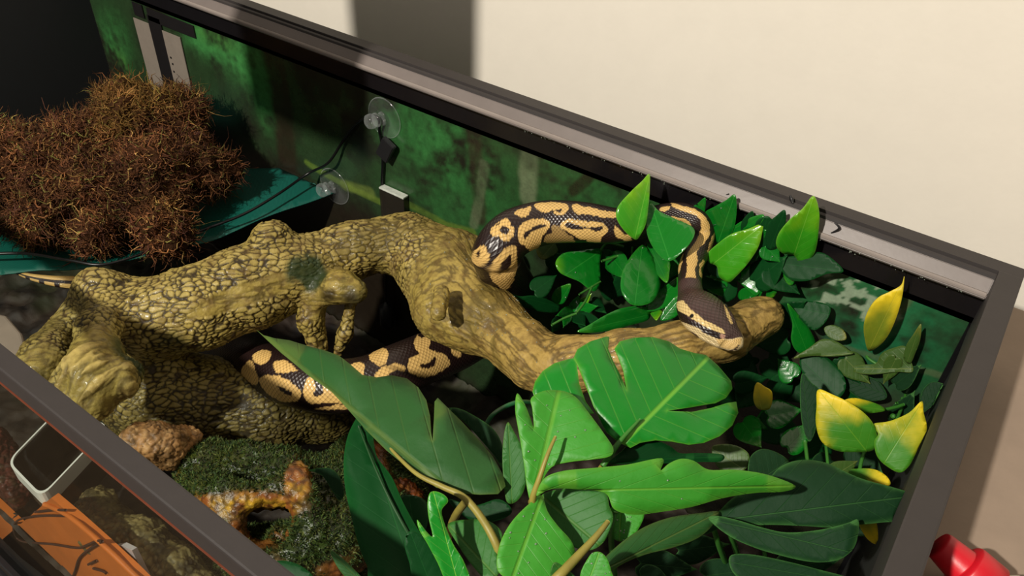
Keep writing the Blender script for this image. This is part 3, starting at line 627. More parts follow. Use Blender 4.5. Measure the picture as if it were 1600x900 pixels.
def leaf(par, out, b, t, zb, zt, mat, roll=0, arch=.0, fold=.12, droop=.15, wave=.0, corners=(), holes=(), th=.0007, name='leaf', curl=0, raw=False):
    # out: outline in photo pixels; b, t: where the midrib starts and ends; zb, zt: heights of these ends
    zb = lim(*b, zb); zt = lim(*t, zt); B = at(*b, zb); T = at(*t, zt); m = T - B; L = np.linalg.norm(m); m /= L; mid = (B + T) / 2
    vw = CAM - mid; nrm = vw - (vw @ m) * m; nrm /= np.linalg.norm(nrm)
    if roll: c, s = math.cos(roll), math.sin(roll); nrm = nrm * c + np.cross(m, nrm) * s
    sd = np.cross(nrm, m)
    def topl(P):                                       # pixels -> leaf plane (u along, v across)
        o = []
        for x, y in P:
            r = ray(x, y); k = ((B - CAM) @ nrm) / (r @ nrm); q = CAM + r * k - B; o.append((q @ m, q @ sd))
        return np.array(o)
    o = np.array(out, float)
    if not raw: o = catmull(o, 5, True)
    O = topl(o); hw = max(np.abs(O[:, 1]).max(), 1e-4); stp = max(L, 2 * hw) / 16
    lo, hi = O.min(0), O.max(0); g = np.stack(np.meshgrid(np.arange(lo[0], hi[0], stp), np.arange(lo[1], hi[1], stp), indexing='ij'), -1).reshape(-1, 2)
    g = g + (np.random.default_rng(1).random(g.shape) - .5) * stp * .2
    g = g[inpoly(g, O)]
    d = np.min(np.linalg.norm(g[:, None] - O[None], axis=2), axis=1) if len(g) else np.zeros(0); g = g[d > stp * .35] if len(g) else g
    nO = len(O); pts = [Vector(p) for p in O] + [Vector(p) for p in g]
    v2, _, f2, *_ = delaunay_2d_cdt(pts, [(i, (i + 1) % nO) for i in range(nO)], [], 1, 1e-7)
    v2 = np.array([tuple(v) for v in v2]); u = v2[:, 0] / L; v = v2[:, 1] / hw
    h = .05 * hw * fbm(np.column_stack([v2 * 45, 0 * u]), 2, 5) + fold * hw * np.abs(v) - droop * hw * v * v * 1.2 + arch * L * np.clip(4 * u * (1 - u), -1, 1) + curl * L * u * u + wave * hw * np.sin(u * 15 + v * 2) * np.abs(v) +   .010 * hw * np.sin(u * 28 - np.abs(v) * 9)
    V = B + v2[:, :1] * m + v2[:, 1:] * sd; r0 = V - CAM; V = CAM + r0 * ((((B - CAM) @ nrm) + h) / (r0 @ nrm))[:, None]
    V[:, 1] = np.clip(V[:, 1], .111, np.where(V[:, 2] < -.002, .5515, 9)); V[:, 0] = np.minimum(V[:, 0], XR - .004)
    SPOTS.append((name, mat.name, V[nO:] + nrm * .0006, (b, t)))
    F = [list(f) for f in f2 if len(f) >= 3]
    ob = mesh_obj(name, V, F, mat, par); me = ob.data
    eg = np.zeros((len(V), 1), np.float32); eg[:nO] = 1; attr(ob, 'Edge', np.repeat(eg, 3, 1))
    uvl = me.uv_layers.new(name='UVMap'); li = np.zeros(len(me.loops), np.int32); me.loops.foreach_get('vertex_index', li)
    uvl.data.foreach_set('uv', np.stack([u[li], v[li]], 1).astype(np.float32).ravel())
    sm = ob.modifiers.new('thickness', 'SOLIDIFY'); sm.thickness = th; sm.offset = 0
    return ob

def heart(b, t, w, bend=0, lobes=.32, ratio=1.0):       # a traced-size heart leaf outline between base and tip, half-width w in pixels
    b = np.array(b, float); t = np.array(t, float); d = t - b; L = np.linalg.norm(d); d /= L; n = np.array([-d[1], d[0]])
    pr = [(.0, 0), (-.07, lobes), (-.03, .72), (.12, .98), (.32, 1.0), (.55, .74), (.76, .38), (.92, .10)]
    R_ = [b + d * L * u + n * (w * k + bend * math.sin(math.pi * np.clip(u, 0, 1))) for u, k in pr]
    L_ = [b + d * L * u + n * (-w * ratio * k + bend * math.sin(math.pi * np.clip(u, 0, 1))) for u, k in pr[1:]]
    return R_ + [t] + L_[::-1]
def hleaf(par, b, t, w, zb, zt, mat, bend=0, ratio=1., **kw): return leaf(par, heart(b, t, w, bend, ratio=ratio), b, t, zb, zt, mat, **kw)

# --- glossy bush behind the branch
PB = thing('pothos_plant', 'glossy green heart-leaved artificial plant between the branch and the back pane', 'plant', tuple(at(1000, 480, -.30)))
g = G['gloss']; lm = G['lime']; dp = G['deep']
leaf(PB, [(992, 374), (975, 360), (963, 340), (966, 322), (985, 300), (1003, 283), (1015, 272), (1015, 300), (1013, 325), (1009, 350), (1000, 368)], (992, 372), (1015, 272), -.045, -.004, lm, roll=.3, fold=.3, arch=.05)
leaf(PB, [(1046, 408), (1028, 397), (1013, 372), (1010, 345), (1015, 316), (1030, 330), (1055, 342), (1082, 355), (1084, 370), (1068, 392)], (1046, 405), (1017, 318), -.045, -.030, g, roll=-.2, fold=.2)
leaf(PB, [(1003, 383), (1018, 398), (1028, 420), (1032, 445), (1022, 468), (1005, 477), (985, 475), (972, 458), (970, 438), (978, 412)], (992, 474), (1003, 384), -.085, -.068, g, arch=.06, roll=.2)
leaf(PB, [(1012, 380), (1030, 392), (1046, 408), (1046, 425), (1042, 442), (1028, 430), (1016, 408)], (1015, 384), (1042, 440), -.068, -.075, g)
leaf(PB, [(940, 391), (937, 412), (938, 440), (930, 455), (918, 450), (905, 440), (888, 433), (874, 425), (868, 410), (880, 396), (905, 392), (925, 389)], (938, 392), (885, 428), -.10, -.105, g, arch=.04)
leaf(PB, [(872, 396), (890, 394), (885, 408), (878, 425), (860, 412), (850, 402)], (888, 395), (856, 406), -.115, -.125, dp)
leaf(PB, [(845, 378), (862, 375), (872, 392), (860, 402), (846, 405), (838, 392)], (868, 378), (846, 403), -.11, -.12, G['oliv'])
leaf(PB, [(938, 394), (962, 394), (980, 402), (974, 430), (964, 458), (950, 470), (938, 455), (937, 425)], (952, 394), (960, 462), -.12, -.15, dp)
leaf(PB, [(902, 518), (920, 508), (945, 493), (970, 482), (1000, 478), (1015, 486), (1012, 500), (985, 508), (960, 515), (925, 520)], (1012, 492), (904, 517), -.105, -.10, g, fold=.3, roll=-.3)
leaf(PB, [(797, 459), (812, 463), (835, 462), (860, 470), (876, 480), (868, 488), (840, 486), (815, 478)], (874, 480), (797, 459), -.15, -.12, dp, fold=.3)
leaf(PB, [(862, 466), (868, 452), (880, 446), (892, 444), (888, 460), (880, 474), (868, 474)], (874, 474), (891, 445), -.13, -.11, g)
for b, t, w, m_ in (((895, 485), (868, 494), 9, g), ((895, 485), (905, 460), 8, g), ((900, 485), (935, 478), 11, g), ((898, 488), (915, 510), 12, dp), ((890, 488), (880, 512), 9, g), ((905, 480), (925, 458), 7, lm), ((925, 470), (948, 490), 10, dp), ((905, 500), (945, 505), 13, dp), ((875, 500), (862, 520), 10, dp)):
    hleaf(PB, b, t, w, -.15, -.135, m_, roll=random.uniform(-.4, .4))
leaf(PB, [(1008, 484), (1018, 464), (1038, 448), (1060, 433), (1062, 455), (1058, 470), (1040, 480), (1022, 486)], (1012, 482), (1060, 438), -.10, -.085, g, fold=.25)
leaf(PB, [(1014, 484), (1034, 486), (1030, 495), (1024, 500)], (1018, 485), (1026, 499), -.105, -.10, lm)
leaf(PB, [(1032, 500), (1040, 480), (1058, 462), (1066, 470), (1062, 488), (1050, 498)], (1036, 498), (1062, 466), -.10, -.085, g)
leaf(PB, [(1104, 398), (1120, 382), (1142, 366), (1168, 358), (1191, 350), (1190, 368), (1184, 388), (1168, 412), (1150, 432), (1138, 441), (1124, 432), (1120, 416), (1108, 410)], (1112, 414), (1191, 351), -.060, -.022, lm, roll=.15, fold=.25, arch=.05)
leaf(PB, [(1101, 333), (1118, 322), (1134, 313), (1148, 304), (1151, 325), (1148, 352), (1138, 375), (1125, 382), (1112, 372), (1106, 352)], (1122, 380), (1148, 305), -.055, -.020, g, roll=-.3)
leaf(PB, [(1078, 328), (1090, 318), (1102, 309), (1102, 325), (1098, 340), (1088, 345)], (1088, 344), (1102, 310), -.055, -.030, g)
leaf(PB, [(1128, 378), (1140, 360), (1160, 345), (1192, 335), (1188, 350), (1165, 360), (1145, 376)], (1132, 378), (1192, 336), -.075, -.045, g, fold=.3)
leaf(PB, [(1158, 350), (1165, 338), (1176, 330), (1178, 345), (1172, 365), (1160, 368)], (1162, 366), (1176, 331), -.06, -.04, dp)
leaf(PB, [(1196, 372), (1200, 350), (1212, 338), (1226, 328), (1228, 345), (1222, 368), (1210, 388), (1198, 388)], (1204, 386), (1226, 329), -.06, -.025, dp)
leaf(PB, [(1180, 350), (1196, 338), (1206, 345), (1206, 372), (1196, 392), (1184, 385)], (1190, 388), (1198, 340), -.075, -.05, dp)
leaf(PB, [(1240, 398), (1224, 396), (1213, 384), (1216, 366), (1232, 345), (1254, 326), (1271, 306), (1280, 330), (1279, 362), (1274, 392), (1262, 410), (1250, 411)], (1240, 400), (1271, 307), -.050, -.004, lm, roll=.25, fold=.3, arch=.06)
leaf(PB, [(1148, 432), (1165, 420), (1182, 405), (1192, 392), (1194, 420), (1190, 448), (1182, 462), (1168, 452)], (1150, 432), (1190, 455), -.095, -.08, g)
leaf(PB, [(1128, 472), (1134, 452), (1145, 432), (1152, 445), (1150, 462), (1140, 470)], (1146, 434), (1129, 471), -.11, -.10, dp)
leaf(PB, [(1197, 463), (1202, 445), (1214, 428), (1220, 440), (1214, 456), (1206, 466)], (1216, 430), (1198, 463), -.09, -.085, g)
leaf(PB, [(1230, 474), (1246, 490), (1262, 510), (1273, 532), (1272, 548), (1260, 554), (1244, 548), (1236, 530), (1238, 505)], (1262, 552), (1231, 475), -.115, -.075, g, roll=.2)
leaf(PB, [(1236, 478), (1262, 470), (1296, 478), (1292, 500), (1272, 516), (1252, 500)], (1290, 490), (1238, 480), -.13, -.12, dp)
leaf(PB, [(1222, 402), (1250, 398), (1280, 394), (1300, 404), (1318, 424), (1292, 428), (1265, 438), (1238, 438), (1222, 424)], (1224, 412), (1316, 423), -.085, -.10, dp, droop=.05)
leaf(PB, [(1225, 425), (1245, 428), (1238, 445), (1228, 440)], (1240, 430), (1228, 442), -.09, -.09, g)
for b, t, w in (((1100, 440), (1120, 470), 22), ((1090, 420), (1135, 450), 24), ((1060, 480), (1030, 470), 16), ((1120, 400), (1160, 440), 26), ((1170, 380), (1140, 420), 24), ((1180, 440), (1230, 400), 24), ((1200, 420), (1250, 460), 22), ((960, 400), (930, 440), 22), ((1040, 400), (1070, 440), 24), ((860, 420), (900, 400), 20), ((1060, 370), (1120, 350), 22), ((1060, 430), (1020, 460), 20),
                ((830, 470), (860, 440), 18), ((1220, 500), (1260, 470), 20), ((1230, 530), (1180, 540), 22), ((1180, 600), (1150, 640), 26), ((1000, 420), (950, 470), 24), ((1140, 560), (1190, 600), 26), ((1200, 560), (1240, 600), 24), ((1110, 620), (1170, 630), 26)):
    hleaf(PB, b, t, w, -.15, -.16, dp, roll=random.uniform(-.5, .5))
leaf(PB, [(1110, 552), (1130, 548), (1160, 556), (1185, 560), (1180, 570), (1150, 578), (1125, 570)], (1115, 558), (1180, 562), -.14, -.15, dp)
for pts, r in (([(1192, 405), (1215, 403), (1240, 402)], .0014), ([(992, 372), (988, 400), (1000, 470)], .0012), ([(1046, 405), (1040, 450)], .0012), ([(1216, 430), (1218, 415), (1200, 420), (1190, 480)], .0012), ([(925, 448), (915, 470), (900, 490)], .001), ([(938, 392), (950, 380), (975, 385)], .0012), ([(940, 408), (965, 400)], .0011), ([(905, 460), (930, 445), (938, 440)], .0009), ([(862, 508), (880, 498), (900, 490)], .001), ([(1050, 430), (1046, 405)], .001)):
    tube('stem', [at(*p, -.10) for p in pts], r, stem_g, PB)
tube('stem', [at(1000, 470, -.12), at(1005, 480, -.2), at(1010, 490, -.37)], .002, stem_g, PB)
tube('stem', [at(1190, 470, -.11), at(1180, 480, -.2), at(1150, 500, -.37)], .002, stem_g, PB)

# --- yellow-edged vine at the right-hand end
PY = thing('ivy_plant', 'artificial ivy with yellow-tipped green leaves at the right end of the tank', 'plant', tuple(at(1380, 640, -.36)))
y = G['yel']; ya = G['yall']; ol = G['oliv']
leaf(PY, [(1358, 548), (1351, 528), (1350, 505), (1358, 482), (1372, 465), (1392, 455), (1408, 445), (1413, 432), (1410, 462), (1402, 492), (1390, 520), (1376, 538)], (1358, 546), (1412, 434), -.10, -.055, ya, roll=.2, fold=.3, arch=.06)
leaf(PY, [(1326, 575), (1345, 570), (1368, 568), (1378, 552), (1395, 544), (1414, 541), (1422, 560), (1426, 581), (1400, 581), (1365, 585), (1340, 583)], (1422, 576), (1328, 576), -.12, -.125, ol, fold=.4)
leaf(PY, [(1412, 560), (1416, 540), (1426, 524), (1439, 506), (1438, 530), (1430, 552), (1422, 568)], (1418, 564), (1438, 508), -.13, -.10, ol)
leaf(PY, [(1440, 645), (1438, 625), (1443, 608), (1456, 597), (1472, 599), (1479, 607), (1468, 626), (1452, 638)], (1443, 640), (1476, 602), -.10, -.08, G['dark'])
leaf(PY, [(1278, 609), (1276, 635), (1275, 662), (1284, 690), (1308, 704), (1338, 706), (1362, 704), (1371, 690), (1366, 665), (1350, 645), (1325, 628), (1300, 616)], (1352, 702), (1279, 610), -.085, -.060, y, arch=.08, roll=-.2)
leaf(PY, [(1440, 627), (1443, 645), (1448, 668), (1442, 695), (1428, 718), (1408, 738), (1385, 728), (1370, 712), (1366, 690), (1372, 678), (1364, 663), (1390, 658), (1420, 645)], (1382, 722), (1440, 629), -.085, -.055, y, arch=.06, roll=.2)
leaf(PY, [(1182, 598), (1195, 604), (1206, 612), (1206, 630), (1200, 640), (1184, 638), (1177, 622)], (1192, 650), (1182, 598), -.12, -.10, ya)
leaf(PY, [(1312, 630), (1330, 622), (1355, 626), (1376, 634), (1382, 642), (1355, 646), (1332, 648), (1318, 640)], (1382, 640), (1314, 632), -.115, -.11, y)
leaf(PY, [(1253, 584), (1268, 598), (1280, 610), (1276, 640), (1274, 672), (1264, 690), (1254, 665), (1250, 625)], (1266, 688), (1254, 586), -.12, -.085, G['dark'])
leaf(PY, [(1250, 560), (1285, 556), (1310, 575), (1322, 602), (1310, 622), (1285, 618), (1262, 600)], (1312, 620), (1252, 562), -.13, -.12, dp)
leaf(PY, [(1240, 560), (1262, 545), (1285, 530), (1308, 534), (1325, 546), (1332, 553), (1300, 557), (1268, 556)], (1330, 552), (1243, 560), -.12, -.115, ol, fold=.3)
leaf(PY, [(1312, 590), (1335, 584), (1362, 590), (1378, 602), (1385, 622), (1355, 626), (1328, 612)], (1384, 616), (1315, 592), -.15, -.15, G['dark'])
leaf(PY, [(1326, 736), (1345, 732), (1368, 734), (1386, 745), (1390, 758), (1365, 762), (1340, 756)], (1330, 745), (1388, 756), -.10, -.10, y)
leaf(PY, [(1340, 812), (1355, 806), (1368, 812), (1372, 840), (1368, 850), (1352, 838)], (1350, 808), (1370, 848), -.08, -.10, ya)
leaf(PY, [(1288, 512), (1302, 508), (1318, 516), (1322, 530), (1305, 532), (1292, 524)], (1290, 514), (1320, 530), -.13, -.14, ol)
for b, t, w, m_ in (((1190, 660), (1265, 690), 26, dp), ((1230, 640), (1170, 670), 22, g), ((1225, 600), (1265, 630), 20, dp), ((1290, 690), (1230, 720), 26, dp), ((1340, 620), (1300, 660), 22, dp), ((1400, 600), (1440, 570), 16, G['dark']), ((1400, 660), (1430, 610), 18, G['dark']), ((1330, 700), (1380, 740), 24, G['dark']), ((1300, 720), (1260, 760), 24, G['dark']),
                    ((1320, 560), (1360, 600), 20, ol), ((1210, 620), (1240, 570), 20, dp), ((1400, 560), (1380, 600), 14, ol), ((1410, 700), (1440, 690), 14, dp)):
    hleaf(PY, b, t, w, -.17, -.17, m_, roll=random.uniform(-.4, .4))
for pts, zz, r in (([(1358, 546), (1355, 558), (1372, 570)], -.11, .0012), ([(1425, 576), (1418, 600), (1412, 625), (1400, 630)], -.13, .0011), ([(1340, 585), (1375, 592), (1405, 610), (1410, 628)], -.135, .001), ([(1382, 640), (1400, 636), (1412, 632)], -.12, .0013), ([(1410, 635), (1400, 660), (1382, 720)], -.13, .0013), ([(1355, 560), (1390, 590), (1412, 632)], -.14, .0013), ([(1352, 702), (1345, 725), (1340, 760)], -.13, .0014), ([(1258, 690), (1264, 740)], -.13, .0014), ([(1290, 690), (1295, 740)], -.14, .0012)):
    tube('stem', [at(*p, zz) for p in pts], r, stem_g, PY)
tube('stem', [at(1395, 650, -.13), at(1380, 660, -.2), at(1330, 700, -.38)], .002, stem_g, PY)

# --- cut-leaf plant standing in front
PM = thing('monstera_plant', 'broad cut-leaf artificial plant in front of the branch, bright soft green leaves', 'plant', tuple(at(860, 900, -.36)))
MO = [(965, 690), (948, 676), (935, 650), (930, 642), (918, 610), (907, 582), (901, 568), (905, 600), (915, 628), (928, 646), (908, 648), (880, 622), (856, 628), (842, 640), (832, 612), (836, 596), (848, 580), (866, 568), (886, 562), (896, 560), (902, 546), (922, 534), (948, 526), (952, 527), (950, 545), (958, 565), (970, 588), (979, 610), (974, 580), (965, 556), (960, 545), (968, 534), (990, 528), (1020, 527), (1045, 534), (1062, 545), (1085, 552), (1103, 555), (1122, 572), (1142, 596), (1144, 608), (1134, 622), (1118, 630), (1082, 636), (1042, 642), (1080, 644), (1110, 638), (1136, 630), (1150, 628), (1153, 645), (1144, 665), (1124, 682), (1100, 692), (1076, 695), (1050, 690), (1024, 688), (1000, 692), (985, 700)]
leaf(PM, MO, (958, 708), (1090, 575), -.030, -.022, G['mons'], arch=.05, fold=.1, droop=.1, raw=True)
leaf(PM, [(952, 724), (970, 706), (988, 692), (1022, 688), (1048, 698), (1062, 708), (1090, 708), (1128, 710), (1126, 721), (1092, 722), (1040, 724), (990, 724)], (960, 720), (1126, 714), -.038, -.045, G['deep'], fold=.2)
leaf(PM, [(832, 788), (824, 765), (818, 720), (810, 672), (805, 640), (808, 615), (820, 632), (828, 652), (834, 668), (832, 640), (830, 622), (850, 611), (878, 611), (900, 621), (922, 648), (944, 678), (958, 700), (953, 713), (925, 718), (890, 722), (862, 730), (846, 755)], (832, 786), (870, 625), -.035, -.008, G['pale'], fold=.35, arch=.04)
leaf(PM, [(838, 775), (850, 748), (880, 736), (930, 731), (980, 726), (1034, 716), (1032, 735), (1046, 724), (1064, 717), (1084, 720), (1108, 734), (1150, 734), (1200, 742), (1242, 759), (1224, 768), (1180, 770), (1130, 778), (1080, 792), (1030, 800), (992, 804), (960, 796), (945, 770), (900, 764), (860, 764)], (846, 768), (1240, 759), -.020, -.030, G['pale'], fold=.45, roll=.2, arch=.04, droop=.3)
leaf(PM, [(845, 776), (870, 765), (905, 763), (944, 766), (952, 790), (958, 812), (945, 845), (920, 860), (885, 850), (860, 830), (846, 805)], (850, 778), (935, 850), -.045, -.05, G['soft'], fold=.2)
leaf(PM, [(957, 790), (985, 803), (1006, 802), (1000, 822), (985, 842), (965, 845), (952, 830)], (970, 796), (968, 842), -.05, -.06, G['pale'])
leaf(PM, [(845, 774), (826, 788), (802, 812), (784, 842), (776, 876), (782, 897), (812, 912), (850, 912), (882, 900), (898, 876), (894, 848), (872, 822), (856, 800)], (846, 778), (800, 905), -.030, -.045, G['pale'], fold=.2, roll=-.2)
leaf(PM, [(932, 884), (950, 866), (978, 842), (1010, 822), (1050, 808), (1092, 802), (1122, 800), (1112, 822), (1088, 842), (1050, 856), (1010, 866), (975, 880), (950, 896), (936, 900)], (936, 894), (1120, 802), -.055, -.065, G['under'], fold=.35, droop=.3)
leaf(PM, [(908, 905), (920, 870), (935, 862), (948, 872), (955, 892), (958, 912)], (920, 908), (936, 864), -.04, -.03, G['pale'])
leaf(PM, [(792, 784), (787, 752), (785, 712), (788, 676), (794, 660), (804, 676), (816, 698), (824, 712), (824, 740), (818, 768), (806, 784)], (800, 786), (794, 661), -.055, -.025, G['soft'], fold=.3)
leaf(PM, [(700, 820), (730, 812), (765, 815), (785, 835), (776, 862), (780, 895), (760, 905), (735, 880), (715, 850)], (775, 900), (702, 822), -.06, -.06, G['soft'], fold=.2)
leaf(PM, [(672, 770), (682, 768), (695, 774), (700, 784), (690, 798), (696, 822), (708, 850), (726, 880), (735, 915), (702, 915), (684, 880), (668, 850), (655, 828), (652, 812), (666, 830), (676, 838), (670, 810), (668, 786)], (715, 910), (678, 772), -.055, -.025, G['mons'], fold=.35)
leaf(PM, [(640, 830), (660, 838), (680, 860), (700, 915), (650, 915), (640, 880), (632, 850)], (672, 912), (642, 834), -.07, -.05, G['deep'])
leaf(PM, [(900, 905), (880, 885), (865, 880), (862, 905)], (890, 908), (868, 882), -.04, -.03, G['soft'])
for b_, t_, w_, m_ in (((1110, 430), (1140, 468), 18, g), ((1100, 460), (1120, 435), 16, g), ((1195, 385), (1220, 410), 16, g), ((1080, 470), (1070, 445), 12, g), ((1160, 470), (1195, 450), 16, g), ((955, 400), (985, 440), 18, g), ((1060, 400), (1040, 440), 16, g), ((835, 455), (870, 430), 16, dp), ((1165, 375), (1205, 360), 14, g)):
    hleaf(PB, b_, t_, w_, -.105, -.10, m_, roll=random.uniform(-.4, .4))
for b_, t_, w_, m_ in (((1200, 650), (1255, 640), 22, g), ((1240, 590), (1215, 560), 18, g), ((1150, 600), (1200, 590), 18, dp), ((1160, 660), (1190, 700), 22, g), ((1230, 700), (1270, 660), 20, g), ((1330, 655), (1300, 620), 16, ol), ((1300, 745), (1340, 720), 18, ol), ((1310, 560), (1345, 600), 16, dp)):
    hleaf(PY, b_, t_, w_, -.14, -.135, m_, roll=random.uniform(-.5, .5))
def pet(name, pts, zs, r, m=stem_y, par=PM): tube(name, [at(*p, z) for p, z in zip(pts, zs)], r, m, par, 12)
pet('petiole', [(868, 682), (855, 712), (842, 750), (832, 782), (838, 800)], [-.006, -.009, -.018, -.030, -.04], [.0008, .0022])
pet('petiole', [(950, 815), (930, 840), (900, 872), (868, 905), (830, 940)], [-.035, -.034, -.034, -.035, -.06], [.0013, .0023, .003])
pet('petiole', [(1000, 655), (975, 682), (958, 704), (942, 728)], [-.020, -.023, -.027, -.034], [.0008, .0015, .0018], G['pale'] and stem_g)
pet('petiole', [(832, 784), (850, 850), (850, 940), (850, 960)], [-.035, -.08, -.16, -.3], [.0025, .004])
pet('petiole', [(942, 728), (900, 790), (870, 860), (850, 930)], [-.034, -.06, -.1, -.2], [.0018, .0025])
pet('petiole', [(962, 800), (955, 840), (960, 900)], [-.045, -.06, -.12], [.0013, .002], stem_g)

# --- large-leafed plant with the long drooping leaf
PD = thing('broadleaf_plant', 'dull green artificial plant with a long pointed lobed leaf drooping past the snake', 'plant', tuple(at(760, 900, -.36)))
un = G['under']
leaf(PD, [(400, 515), (412, 524), (430, 529), (452, 532), (478, 540), (508, 548), (530, 556), (548, 570), (566, 586), (588, 590), (612, 587), (636, 592), (654, 606), (666, 625), (672, 650), (674, 678), (676, 690), (678, 655), (679, 628), (684, 622), (702, 640), (722, 660), (748, 688), (770, 714), (786, 742), (790, 760), (778, 772), (750, 773), (722, 771), (700, 765), (682, 762), (662, 748), (636, 730), (604, 704), (572, 672), (544, 640), (518, 612), (486, 590), (462, 570), (440, 552), (418, 532)], (695, 762), (402, 516), -.045, -.075, un, roll=.25, fold=.15, droop=.25, arch=.05, wave=.22, raw=True)
leaf(PD, [(560, 650), (568, 653), (582, 665), (584, 690), (590, 715), (612, 745), (630, 785), (655, 830), (690, 880), (712, 915), (590, 915), (574, 885), (560, 850), (550, 810), (540, 765), (537, 720), (544, 680)], (650, 910), (562, 652), -.09, -.07, G['deep'], fold=.4, droop=.2, roll=-.2, wave=.08)
leaf(PD, [(482, 735), (502, 731), (520, 734), (532, 748), (538, 772), (530, 782), (520, 768), (505, 745), (492, 738)], (534, 780), (484, 735), -.12, -.11, G['dark'], curl=.1)
leaf(PD, [(696, 640), (716, 638), (745, 652), (772, 672), (786, 700), (788, 735), (772, 712), (750, 686), (722, 656)], (782, 730), (700, 642), -.09, -.075, G['dark'])
leaf(PD, [(412, 885), (440, 876), (470, 884), (490, 905), (450, 912), (405, 905)], (485, 906), (412, 888), -.10, -.10, dp)
leaf(PD, [(515, 860), (530, 868), (552, 888), (572, 912), (552, 912), (530, 890)], (565, 910), (517, 862), -.09, -.08, un)
leaf(PD, [(620, 780), (650, 775), (668, 790), (665, 830), (645, 850), (628, 830)], (650, 850), (640, 778), -.12, -.11, dp)
leaf(PD, [(700, 780), (740, 790), (780, 780), (800, 800), (770, 815), (730, 810)], (790, 800), (704, 784), -.12, -.12, dp)
pet('petiole', [(560, 640), (604, 694), (648, 738), (690, 760), (726, 778), (758, 818), (782, 866), (800, 920)], [-.053, -.046, -.041, -.040, -.041, -.048, -.058, -.09], [.0004, .0010, .0015, .0020, .0023, .0024], stem_y, PD)

pet('stem', [(560, 665), (590, 740), (630, 820), (680, 900), (700, 930)], [-.068, -.073, -.08, -.085, -.15], [.0005, .0010, .0015], G['deep'] and plain('dark_stem', srgb(24, 66, 28), .5), PD)
pet('stem', [(755, 672), (768, 650), (788, 636), (812, 628), (840, 630)], [-.13, -.12, -.12, -.12, -.13], [.0016, .0018], plain('dark_green_tube', srgb(28, 84, 46), .35, .1), PD)
pet('stem', [(730, 780), (700, 840), (690, 960)], [-.05, -.14, -.36], [.0022, .003], stem_y, PD)

# --- dark velvet plant at the front right
PV = thing('velvet_plant', 'dark velvety green artificial plant with pale leaf edges at the front right', 'plant', tuple(at(1240, 900, -.36)))
dv = G['dark']
leaf(PV, [(1120, 812), (1132, 790), (1160, 768), (1200, 748), (1216, 732), (1236, 722), (1262, 719), (1292, 724), (1322, 738), (1352, 750), (1390, 760), (1426, 772), (1424, 782), (1414, 790), (1410, 806), (1400, 815), (1382, 816), (1340, 820), (1300, 824), (1260, 822), (1210, 820), (1160, 820)], (1130, 812), (1420, 776), -.07, -.045, dv, arch=.06, wave=.08, droop=.3)
leaf(PV, [(1108, 812), (1118, 806), (1150, 812), (1190, 824), (1230, 832), (1280, 828), (1322, 818), (1340, 812), (1341, 832), (1334, 856), (1316, 872), (1292, 878), (1260, 877), (1220, 868), (1180, 856), (1140, 838)], (1112, 812), (1325, 862), -.06, -.055, dv, wave=.06, fold=.2, droop=.2)
leaf(PV, [(1170, 745), (1172, 715), (1190, 702), (1215, 708), (1232, 722), (1222, 738), (1205, 748), (1185, 758)], (1180, 755), (1228, 722), -.08, -.08, dv)
leaf(PV, [(1112, 700), (1128, 694), (1152, 697), (1170, 710), (1166, 732), (1140, 738), (1120, 728)], (1160, 732), (1114, 702), -.085, -.085, G['oliv'])
leaf(PV, [(1140, 870), (1170, 866), (1220, 875), (1280, 890), (1330, 905), (1330, 925), (1200, 925), (1150, 900)], (1150, 880), (1325, 910), -.08, -.08, dv)
leaf(PV, [(1075, 812), (1120, 800), (1150, 780), (1170, 790), (1150, 808), (1115, 830), (1090, 835)], (1085, 830), (1165, 785), -.075, -.07, dv)
for pts, z in (([(1130, 812), (1150, 860), (1180, 960)], -.08), ([(1112, 812), (1130, 870), (1170, 960)], -.075), ([(1180, 755), (1190, 800), (1200, 940)], -.10)):
    tube('stem', [at(*pts[0], z), at(*pts[1], z - .05), at(*pts[2], -.37)], [.0014, .0024], stem_g, PV)
for b, t, w in (((1000, 880), (1090, 890), 26), ((1060, 860), (1140, 850), 24), ((1100, 900), (1180, 890), 24), ((1220, 890), (1320, 870), 26), ((1240, 760), (1190, 720), 22), ((1300, 800), (1360, 840), 22), ((1000, 900), (1060, 930), 24)):
    hleaf(PV, b, t, w, -.14, -.14, dv, roll=random.uniform(-.3, .3))

